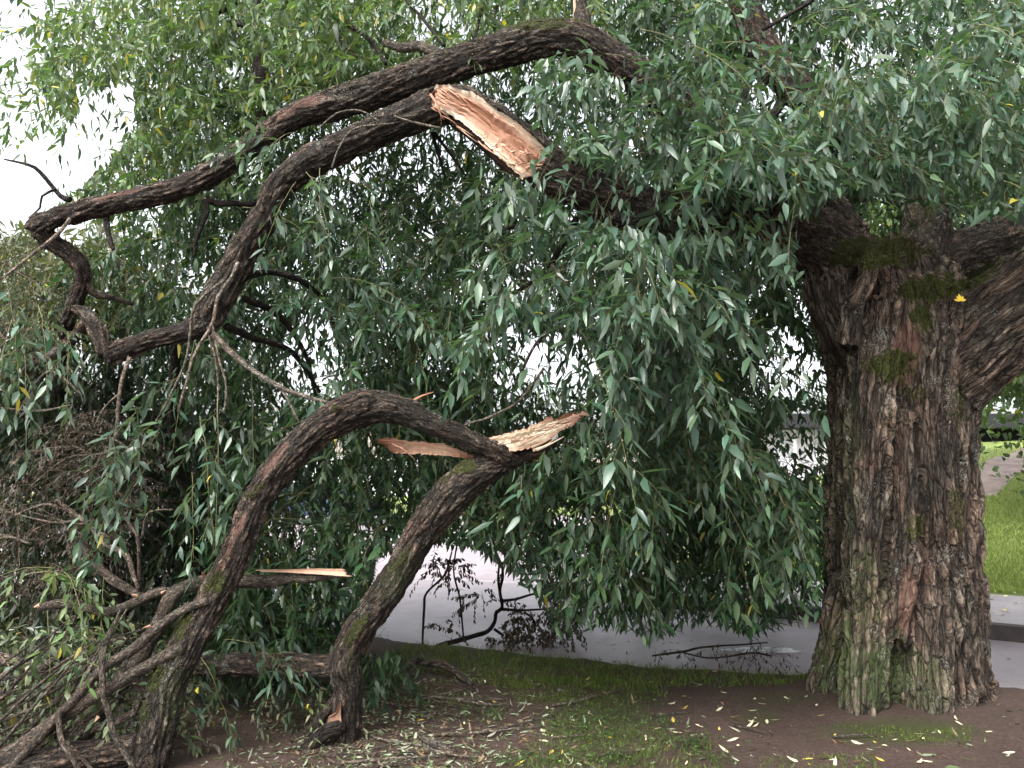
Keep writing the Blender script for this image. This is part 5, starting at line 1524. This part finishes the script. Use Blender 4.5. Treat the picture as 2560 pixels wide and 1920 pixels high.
wither = [('brown withered bough with curled dead leaves at the left edge', [(-80, 1190), (250, 1130), (400, 1250), (260, 1420), (0, 1500), (-80, 1450)], 5.0, 5.8, 300, PAL_BROWN),
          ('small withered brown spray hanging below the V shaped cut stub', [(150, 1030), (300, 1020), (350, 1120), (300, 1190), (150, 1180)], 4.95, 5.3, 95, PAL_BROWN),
          ('grey brown half dry bough at the left edge under the limb hook', [(-80, 620), (110, 590), (190, 760), (110, 920), (-80, 980)], 4.9, 5.8, 220, PAL_OLIVE)]
for lab, poly, d0, d1, n, pal in wither:
    c = np.mean(poly, 0)
    t = thing('withered_bough', lab, 'dead foliage', tuple(at(c[0], c[1], (d0 + d1) / 2)), 'withered boughs of the fallen crown')
    lf = Leafy()
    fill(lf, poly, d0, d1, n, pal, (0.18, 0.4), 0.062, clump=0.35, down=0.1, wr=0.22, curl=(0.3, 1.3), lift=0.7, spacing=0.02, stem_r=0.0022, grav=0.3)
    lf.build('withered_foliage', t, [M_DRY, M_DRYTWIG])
    for k in range(7):
        x, y = c[0] + rng.normal(0, 70), c[1] + rng.normal(0, 50)
        d = rng.uniform(d0, (d0 + d1) / 2)
        stick('twig', [(x, y, d, 3.5), (x - rng.uniform(30, 90), y + rng.uniform(-60, 20), d, 3), (x - rng.uniform(90, 200), y + rng.uniform(-70, 90), d + .1, 1.5)], M_PALESTICK, t, 5)

# cut leafy brushwood piled in the lower left corner
heap = thing('brushwood_heap', 'heap of cut leafy willow twigs in the lower left corner', 'brushwood', tuple(on_ground(120, 1800)))
lf = Leafy(False)
fill(lf, [(-60, 1600), (250, 1560), (380, 1640), (340, 1800), (200, 1930), (-60, 1950)], 4.45, 4.9, 110, PAL_SILVER, (0.2, 0.45), 0.085, clump=0.3, down=0.0, lift=0.25)
fill(lf, [(-60, 1560), (330, 1540), (420, 1700), (330, 1900), (-60, 1950)], 4.65, 5.4, 190, PAL_OLIVE, (0.25, 0.5), 0.085, clump=0.3, down=0.0)
fill(lf, [(400, 1720), (860, 1700), (840, 1840), (600, 1900), (400, 1900)], 4.7, 5.6, 150, PAL_OLIVE, (0.2, 0.4), 0.07, clump=0.3, down=0.4)
lf.build('foliage', heap, [M_LITTER, M_STICK])
for k in range(32):
    x, y = rng.uniform(0, 330), rng.uniform(1600, 1900)
    d = rng.uniform(4.25, 4.6)
    a = R(rng.uniform(15, 65))
    l = rng.uniform(90, 230)
    stick('twig', [(x - l * math.cos(a), y + l * math.sin(a), d, 4.6), (x, y + rng.uniform(-8, 8), d + .02, 4), (x + l * math.cos(a), y - l * math.sin(a) + rng.uniform(-10, 25), d + .05, 2)], M_PALESTICK if rng.random() < .45 else M_STICK, heap, 5)


# ------------------------------------------------------------------ leaves, twigs and plants on the ground
def leaf_mesh(l, w, bend, lat, col):
    lf = Leafy(False)
    lf.leaves(np.zeros((1, 3)) + np.array([0, -l / 2, 0.008]), np.array([[0, 1.0, 0]]), np.array([[0, 0, 1.0]]), np.array([l]), np.array([w]), np.array([bend]), np.array([col]), np.array([lat]))
    o = lf.build('fallen_leaf', None, [M_LITTER])
    me = o.data
    bpy.data.objects.remove(o)
    return me


KINDS = [('slender yellow willow leaf fallen on the brown soil', 'yellow leaves fallen on the soil', (0.55, 0.40, 0.09), 0.074),
         ('pale cream willow leaf fallen on the brown soil', 'pale cream leaves fallen on the soil', (0.60, 0.53, 0.36), 0.075),
         ('grey green willow leaf fallen among twigs and soil', 'grey green leaves fallen on the soil', (0.26, 0.30, 0.20), 0.085),
         ('dull brown dry leaf fallen on the soil', 'brown dry leaves fallen on the soil', (0.22, 0.13, 0.08), 0.065)]
protos = []
for lab, grp, c, l in KINDS:
    ms = []
    for k in range(4):
        cc = np.array(c) * rng.uniform(0.8, 1.15)
        ms.append(leaf_mesh(l * rng.uniform(.85, 1.2), l * rng.uniform(.2, .3), rng.uniform(-.15, .2), rng.uniform(0, .5), np.clip(cc, 0, .85)))
    protos.append((lab, grp, ms))
yel = [(1928, 1829), (1425, 1745), (1508, 1735), (1585, 1757), (1470, 1860), (1473, 1838), (1380, 1883), (1405, 1885), (1300, 1912), (2085, 1840), (2102, 1858), (2020, 1900), (2035, 1916), (1725, 1747), (1840, 1795), (2052, 1790), (1580, 1870), (1200, 1760), (1085, 1755), (1420, 1815), (1455, 1812), (1830, 1797), (1990, 1838), (1715, 1770), (1790, 1855), (1560, 1722)]
cre = [(2234, 1852), (2520, 1882), (1903, 1761), (1722, 1818), (1715, 1912), (2143, 1862), (2190, 1868), (2205, 1863), (2295, 1883), (2303, 1908), (1548, 1826), (1893, 1795), (1892, 1816), (1830, 1851), (1812, 1876), (1845, 1868), (1975, 1897), (1945, 1892), (1645, 1822), (1690, 1833), (1380, 1842), (1375, 1900), (2040, 1765), (1810, 1735), (2170, 1840), (2390, 1800), (2400, 1810), (2515, 1765), (2470, 1830)]
pts = [(0, p) for p in yel] + [(1, p) for p in cre]
while len(pts) < 285:
    k = rng.choice(4, p=[.16, .28, .44, .12])
    if k == 2 or rng.random() < .35:
        x, y = rng.normal(1010, 190), rng.uniform(1690, 1915)
        k = k if rng.random() < .6 else 2
    else:
        x, y = rng.uniform(1150, 2350), 1640 + 275 * rng.random() ** 0.8
    if 850 < x < 2555 and not (2010 < x < 2490 and y < 1830):
        pts.append((int(k), (x, y)))
XY = np.array([p for _, p in pts], float)
G = on_ground(XY[:, 0], XY[:, 1])
for (k, _), g_ in zip(pts, G):
    lab, grp, ms = protos[k]
    o = link('fallen_leaf', ms[int(rng.integers(4))])
    o.location = g_
    o.rotation_euler = (rng.normal(0, .22), rng.normal(0, .3), rng.uniform(0, 6.28))
    s = rng.uniform(.75, 1.2)
    o.scale = (s, s, s)
    tag(o, lab, 'leaf', grp)

lit = Leafy(False)
fx = rng.uniform(2420, 2600, 260); fy = 1110 + 440 * rng.random(260) ** 1.3
fP = on_ground(fx, fy, .01)
fa = norm(np.stack([rng.normal(size=260), rng.normal(size=260), rng.normal(0, .1, 260)], -1)); fn = norm(np.array([0, 0, 1.0]) + rng.normal(0, .2, (260, 3))); fn = norm(fn - fa * (fa * fn).sum(1)[:, None])
lit.leaves(fP, fa, fn, rng.uniform(.05, .11, 260), rng.uniform(.025, .06, 260), rng.uniform(0, .2, 260), np.array([(.42, .36, .2)]) * np.exp(rng.normal(0, .35, (260, 1))))
nL = 4600
x = np.concatenate([rng.normal(960, 230, nL - 500), rng.uniform(1100, 2560, 500)])
y = np.concatenate([rng.uniform(1660, 1960, nL - 500), rng.uniform(1600, 1930, 500)])
ok = (x > 380) & (x < 2700) & ~((x > 2020) & (x < 2490) & (y < 1830))
x, y = x[ok], y[ok]
P = on_ground(x, y, 0.006)
N = len(x)
a = norm(np.stack([rng.normal(size=N), rng.normal(size=N), rng.normal(0, .18, N)], -1))
nn = norm(np.array([0, 0, 1.0]) + rng.normal(0, .3, (N, 3)))
nn = norm(nn - a * (a * nn).sum(1)[:, None])
cs = np.array([(0.17, 0.20, 0.13), (0.09, 0.12, 0.05), (0.14, 0.095, 0.06), (0.25, 0.24, 0.19), (0.07, 0.05, 0.035)])
cc = cs[rng.choice(5, N, p=[.26, .2, .24, .12, .18])] * np.exp(rng.normal(0, .2, (N, 1)))
lit.leaves(P, a, nn, rng.uniform(.045, .10, N), rng.uniform(.010, .021, N), rng.uniform(-.2, .3, N), cc, rng.uniform(0, .9, N))
tag(lit.build('leaf_litter', None, [M_LITTER]), 'greyish leaf litter strewn over the soil under the fallen branch', 'leaf litter', kind='stuff')

for k in range(30):
    x, y = (rng.normal(1000, 180), rng.uniform(1700, 1905)) if k < 22 else (rng.uniform(1400, 2500), rng.uniform(1740, 1905))
    if not 880 < x < 2550 or (2000 < x < 2500 and y < 1830):
        continue
    a = rng.uniform(-.6, .6)
    l = rng.uniform(40, 150) if k < 22 else rng.uniform(20, 60)
    t = thing('fallen_twig', 'thin dry twig lying on the leafy ground', 'twig', tuple(on_ground(x, y)), 'dry twigs on the ground')
    gstick('stem', [(x - l * math.cos(a), y - l * .4 * math.sin(a), .012, 3), (x, y + rng.uniform(-5, 5), .02, 2.8), (x + l * math.cos(a), y + l * .4 * math.sin(a), .012, 1.5)], M_STICK if rng.random() < .6 else M_PALESTICK, t, 5)


def blades(lf, x, y, hgt, wid, col, lean=.45):
    P = on_ground(x, y)
    k = (edge_y(P[:, 0]) - P[:, 1]) > rng.uniform(.08, .3, len(P))
    P, col, x = P[k], col[k], x[k]
    N = len(x)
    a = norm(np.array([0, 0, 1.0]) + rng.normal(0, lean, (N, 3)) * np.array([1, 1, .2]))
    nn = norm(np.cross(a, rng.normal(size=(N, 3))))
    lf.leaves(P, a, nn, hgt * rng.uniform(.5, 1.2, N), wid * rng.uniform(.7, 1.3, N), rng.uniform(0.1, .7, N), col)


gr = Leafy(False)
def gx(n, poly):
    poly = np.asarray(poly, float)
    x = rng.uniform(poly[:, 0].min(), poly[:, 0].max(), n * 3); y = rng.uniform(poly[:, 1].min(), poly[:, 1].max(), n * 3)
    ok = inpoly(x, y, poly)
    x, y = x[ok][:n], y[ok][:n]
    P = at(x, y, 5)
    cl = .5 + 1.2 * perlin(np.stack([x / 55, y / 16, x * 0], -1))
    k = rng.random(len(x)) < np.clip(cl, .12, 1)
    return x[k], y[k]
for n, poly, h in ((17000, [(940, 1632), (1060, 1608), (1300, 1606), (1500, 1612), (1760, 1640), (1960, 1672), (2040, 1700), (1960, 1716), (1700, 1722), (1450, 1728), (1250, 1720), (1060, 1690)], .055),
                   (3600, [(1200, 1700), (1560, 1690), (1680, 1740), (1500, 1770), (1300, 1760)], .04),
                   (2500, [(1380, 1760), (1600, 1750), (1680, 1860), (1560, 1930), (1280, 1930)], .035),
                   (1300, [(2080, 1815), (2440, 1820), (2420, 1860), (2200, 1850)], .02),
                   (900, [(1600, 1850), (1760, 1840), (1820, 1930), (1600, 1930)], .035),
                   (500, [(1900, 1890), (2180, 1890), (2200, 1930), (1900, 1930)], .035),
                   (900, [(920, 1700), (1150, 1700), (1200, 1780), (1000, 1760)], .035)):
    x, y = gx(n, poly)
    N = len(x)
    c = np.array([0.075, 0.115, 0.022]) * np.exp(rng.normal(0, .25, (N, 1))) * np.array([1, 1, 1]) + np.array([.05, .03, .015]) * (rng.random((N, 1)) < .18)
    blades(gr, x, y, h, .0045, c)
# longer blades on the lawn up the hill
x = np.concatenate([rng.uniform(2400, 2600, 16000), rng.uniform(2600, 3300, 16000)]); y = 1100 + 385 * rng.random(32000) ** .7
P = on_ground(x, y)
N = len(x)
a = norm(np.array([0, 0, 1.0]) + rng.normal(0, .5, (N, 3)) * np.array([1, 1, .2]))
onp = (y < 1240) & inpoly(x, y, [(2425, 1178), (2490, 1143), (2620, 1112), (2620, 1165), (2540, 1190), (2490, 1240), (2455, 1248), (2425, 1228)])
tl, wl_ = kerb_tw(P[:, 0], P[:, 1])
kk = ~onp & (wl_ > 2.6)
c = np.array([0.16, 0.205, 0.060]) * np.exp(rng.normal(0, .25, (N, 1)))
lw = Leafy(False)
lw.leaves(P[kk], a[kk], norm(np.cross(a, rng.normal(size=(N, 3))))[kk], rng.uniform(.05, .13, N)[kk], rng.uniform(.008, .016, N)[kk], rng.uniform(.1, .7, N)[kk], c[kk])
tag(lw.build('lawn_grass', None, [M_GRASS]), 'light green mown grass on the rising lawn right of the trunk', 'grass', kind='stuff')
tag(gr.build('grass', None, [M_GRASS]), 'short grass tufts along the asphalt edge and on the soil', 'grass', kind='stuff')
wd = Leafy(False)
for cx, cy, rx, ry, n in ((1500, 1800, 80, 30, 1500), (1440, 1850, 70, 30, 900), (1560, 1840, 60, 25, 500), (1740, 1868, 30, 16, 420), (1690, 1858, 40, 18, 300), (1660, 1815, 26, 10, 220), (1290, 1905, 60, 14, 420), (1480, 1905, 90, 14, 500), (1390, 1700, 60, 14, 350), (1620, 1750, 40, 16, 260), (1180, 1785, 50, 18, 300), (1240, 1790, 30, 14, 200), (1800, 1905, 40, 16, 260), (1560, 1905, 60, 14, 300)):
    n = int(n * .75)
    x, y = rng.normal(cx, rx * .8, n), rng.normal(cy, ry * .75, n)
    ck = rng.random(n) < .15 + 1.1 * np.clip(.5 + perlin(np.stack([x / 22, y / 8, x * 0], -1)) * 1.6, 0, 1)
    x, y = x[ck], y[ck]
    n = len(x)
    P = on_ground(x, np.minimum(y, 1940))
    P[:, 2] += rng.uniform(.004, .045, n)
    a = norm(np.stack([rng.normal(size=n), rng.normal(size=n), rng.normal(.1, .3, n)], -1))
    nn = norm(np.array([0, 0, 1.0]) + rng.normal(0, .45, (n, 3)))
    nn = norm(nn - a * (a * nn).sum(1)[:, None])
    c = np.array([0.042, 0.080, 0.020]) * np.exp(rng.normal(0, .35, (n, 1)))
    wd.leaves(P, a, nn, rng.uniform(.010, .026, n), rng.uniform(.006, .014, n), rng.uniform(0, .3, n), c)
tag(wd.build('weeds', None, [M_GRASS]), 'small bright green clover like weeds in patches on the soil', 'weeds', kind='stuff')
o = link('maple_leaf', leaf_mesh(0.06, 0.03, .1, .2, (0.75, 0.55, 0.05)))
lfm = Leafy(False)
for q in (-70, -35, 0, 35, 70):
    qa = R(q)
    lfm.leaves(np.zeros((1, 3)), np.array([[math.sin(qa), 0, math.cos(qa)]]), np.array([[0.0, -1, 0]]), np.array([.045 if q else .055]), np.array([.02]), np.array([.15]), np.array([[.75, .55, .05]]), np.array([.1]))
bpy.data.objects.remove(o)
o = lfm.build('fallen_leaf', None, [M_LITTER])
o.location = at(2402, 752, 5.02)
tag(o, 'bright yellow lobed leaf caught on the moss of the trunk fork', 'leaf')

# ------------------------------------------------------------------ things behind the tree
M_WHITE = plain('pale_lilac_render', (0.62, 0.61, 0.66), 0.8, var=0.06, scale=1.5)
M_ROOF = plain('dark_bitumen_roof', (0.012, 0.012, 0.014), 0.8, var=0.3)
M_TAUPE = plain('taupe_roof_sheet', (0.26, 0.23, 0.21), 0.8, var=0.15)
M_GLASS = plain('dark_window_glass', (0.03, 0.035, 0.05), 0.08, 0.6, var=0.2)
M_FRAME = plain('white_paint', (0.7, 0.7, 0.7), 0.5, var=0.05)
M_BLUE = plain('blue_car_paint', (0.03, 0.045, 0.11), 0.22, 0.6, var=0.1)
M_RUBBER = plain('black_rubber', (0.02, 0.02, 0.02), 0.8)
M_METAL = plain('grey_metal', (0.4, 0.4, 0.42), 0.35, metal=0.8, var=0.1)
M_RED = plain('red_sign_paint', (0.5, 0.02, 0.02), 0.5, var=0.08)
M_LAMPG = plain('lamp_glass', (0.6, 0.6, 0.6), 0.1)

# long low pavilion on the rise, pale walls under a black flat roof
pav = thing('pavilion', 'long pale pavilion with a black flat roof behind the trunk', 'building', (16, 32, 1.2))
mb = MB()
mb.box((13.2, 33.5, 2.3), (7.6, 5.0, 2.6))
mb.build('wall', M_WHITE, pav)
MB().box((20.6, 33.6, 2.3), (7.0, 4.8, 2.6)).build('wall', M_ROOF, pav)['label'] = 'black right part of the wall'  # right-hand wall section, black all over
MB().box((16.6, 33.2, 3.72), (15.6, 6.6, 0.58), bev=.04).build('roof', M_ROOF, pav)
for k in range(6):
    MB().box((9.9 + k * 1.25, 30.6, 2.25), (.12, .12, 2.5)).build('post', M_FRAME, pav)
mb = MB()
mb.prism([(0, 0), (1.5, 1.1), (1.5, 1.28), (-.2, 0.0)], -0.06, 0.06, (12.0, 30.3, 2.3))
mb.build('brace', M_FRAME, pav)

# low houses beyond the asphalt
for lab, x, y, w, h, roofh, mw, mr in (('small pale house with a taupe gable roof seen through the leaves', 5.6, 47, 6.0, 2.4, 1.4, M_WHITE, M_TAUPE),
                                       ('white low building with dark windows far behind the curtain of leaves', -9.5, 52, 15, 3.2, 1.2, M_WHITE, M_TAUPE)):
    t = thing('house', lab, 'building', (x, y, 0))
    MB().box((x, y + 3, h / 2), (w, 6, h)).build('wall', mw, t)
    MB().prism([(-w / 2 - .3, h + .003), (w / 2 + .3, h + .003), (w / 2 - .8, h + roofh), (-w / 2 + .8, h + roofh)], -0.4, 6.4, (x, y, 0)).build('roof', mr, t)
    nwin = int(w / 1.8)
    for k in range(nwin):
        wx = x - w / 2 + (k + .5) * w / nwin
        fr = MB().box((wx, y - .03, h * .55), (1.0, .08, 1.1), bev=.01).build('window', M_FRAME, t)
        MB().box((wx - .23, y - .075, h * .55), (.42, .02, .96)).box((wx + .23, y - .075, h * .55), (.42, .02, .96)).build('pane', M_GLASS, fr)
    dr = MB().box((x + w * .31, y - .035, .95), (.9, .09, 1.9), bev=.01).build('door', M_TAUPE, t)
    MB().box((x + w * .31 + .35, y - .1, .95), (.03, .06, .14)).build('handle', M_METAL, dr)

# parked blue car
cx, cy = at(810, 1265, 27)[:2]
car = thing('parked_car', 'blue parked car half hidden behind the hanging leaves', 'car', (cx, cy, ASPH))
prof = [(-2.05, .32), (2.05, .32), (2.1, .55), (2.02, .78), (1.15, .92), (.55, 1.38), (-.95, 1.44), (-1.75, .98), (-2.08, .85)]
MB().prism([(cx + a - cx, b) for a, b in prof], -.82, .82, (cx, cy, ASPH)).build('body', M_BLUE, car)
for side in (-1, 1):
    MB().prism([(.98, .95), (.48, 1.30), (-.15, 1.34), (-.15, .95)], side * .825, side * .835, (cx, cy, ASPH)).build('window', M_GLASS, car)
    MB().prism([(-.25, .95), (-.25, 1.34), (-.90, 1.36), (-1.45, .97)], side * .825, side * .835, (cx, cy, ASPH)).build('window', M_GLASS, car)
for wx in (-1.3, 1.3):
    for wy in (-.78, .78):
        mb = MB()
        mb.tube([(cx + wx, cy + wy - .1, ASPH + .31), (cx + wx, cy + wy + .1, ASPH + .31)], .31, 24)
        wl = mb.build('wheel', M_RUBBER, car)
        s_ = -1 if wy < 0 else 1
        MB().tube([(cx + wx, cy + wy + s_ * .1, ASPH + .31), (cx + wx, cy + wy + s_ * .112, ASPH + .31)], .19, 20).build('rim', M_METAL, wl)
for wy in (-.6, .6):
    MB().box((cx + 2.07, cy + wy, ASPH + .66), (.08, .3, .14), bev=.02).build('headlight', M_LAMPG, car)
    MB().box((cx - 2.05, cy + wy, ASPH + .78), (.08, .26, .16), bev=.02).build('tail_light', M_RED, car)

# warning sign
sx, sy, sz = at(1413, 1226, 33)
sign = thing('road_sign', 'small red edged triangular warning sign on a grey post', 'sign', (sx, sy, ASPH))
MB().tube([(sx, sy + .05, ASPH), (sx, sy + .05, sz + .2)], .03, 10).build('post', M_METAL, sign)
MB().prism([(-.21, -.16), (.21, -.16), (.0, .20)], 0, .02, (sx, sy, sz)).build('rim', M_RED, sign)
MB().prism([(-.135, -.115), (.135, -.115), (.0, .115)], -.006, -.003, (sx, sy, sz)).build('face', M_FRAME, sign)
MB().box((sx, sy - .009, sz - .03), (.022, .004, .10)).build('symbol', M_RUBBER, sign)

# ------------------------------------------------------------------ trees beyond
M_BARK2 = plain('grey_brown_bark', (0.10, 0.08, 0.065), 0.9, var=0.4, scale=8, bump=.8, bscale=20)


def far_tree(x, y, h, cr, lab, pal, nl=1500, leaf=.22, z0=0.0, low=.25, group='trees beyond the asphalt'):
    t = thing('tree', lab, 'tree', (x, y, z0), group)
    mb = MB()
    P, rr = resample([(x, y, z0 - .2), (x + .1, y, z0 + h * .3), (x - .1, y + .1, z0 + h * .6), (x, y, z0 + h * .85)], [h * .035, h * .028, h * .018, h * .006], .3)
    mb.tube(P, rr, 9)
    for k in range(7):
        a = k * 2.4
        z = z0 + h * (.3 + .07 * k)
        Q, r2 = resample([(x, y, z), (x + .5 * cr * math.cos(a), y + .5 * cr * math.sin(a), z + .12 * h), (x + .9 * cr * math.cos(a), y + .9 * cr * math.sin(a), z + .16 * h)], [h * .012, h * .008, h * .003], .3)
        mb.tube(Q, r2, 6)
    mb.build('trunk', M_BARK2, t, True)
    lf = Leafy(False)
    nb = 46
    u = norm(rng.normal(size=(nb, 3)))
    rad = rng.uniform(.35, 1, nb) ** .6
    cz = z0 + h * (low + (1 - low) / 2)
    Cn = np.array([x, y, cz]) + u * rad[:, None] * np.array([cr, cr, h * (1 - low) / 2])
    k = rng.integers(0, nb, nl)
    P = Cn[k] + rng.normal(0, cr * .16, (nl, 3))
    a = norm(rng.normal(size=(nl, 3)) + np.array([0, 0, -.4]))
    n = norm(rng.normal(0, .5, (nl, 3)) + np.array([0, 0, 1.0]))
    n = norm(n - a * (a * n).sum(1)[:, None])
    lf.leaves(P, a, n, leaf * rng.uniform(.7, 1.3, nl), leaf * rng.uniform(.5, .8, nl), rng.uniform(0, .4, nl), pal(nl, P))
    lf.build('crown', t, [M_LEAF])
    return t


PAL_FAR = palette([(0.05, 0.085, 0.03), (0.07, 0.11, 0.035), (0.04, 0.065, 0.028)], [3, 2, 2], yellow=.01)
PAL_MAPLE = palette([(0.050, 0.090, 0.024), (0.070, 0.115, 0.028), (0.038, 0.070, 0.020)], [3, 2, 2], yellow=.02)
far_tree(-1.5, 60, 4.6, 2.6, 'bushy round tree left of the small pale house', PAL_FAR, 1600, .3)
far_tree(2.4, 56, 3.6, 2.0, 'small dark tree just left of the small pale house', PAL_FAR, 1300, .28)
far_tree(-20, 62, 6.0, 3.6, 'broad tree far left beyond the white low building', PAL_FAR, 1800, .34)
far_tree(10.5, 58, 5.0, 2.6, 'tree right of the small pale house', PAL_FAR, 1500, .3)
far_tree(-30, 40, 5.0, 3.0, 'leafy tree at the far left edge of the asphalt', PAL_FAR, 1500, .3)
mz = float(lawn_z(np.array(12.0), np.array(15.0)))
maple = far_tree(11.4, 15.6, 8.5, 4.4, 'bright green broadleaf tree on the lawn right of the trunk', PAL_MAPLE, 22000, .16, mz, .16, group=None)
lf = Leafy(False)
fill(lf, [(2380, 820), (2480, 840), (2700, 800), (2700, 950), (2560, 950), (2460, 935), (2400, 940)], 12.5, 14.5, 260, PAL_MAPLE, (0.4, 0.8), 0.16, clump=0.3, spacing=0.04, wr=0.55)
lf.build('crown', maple, MATS)
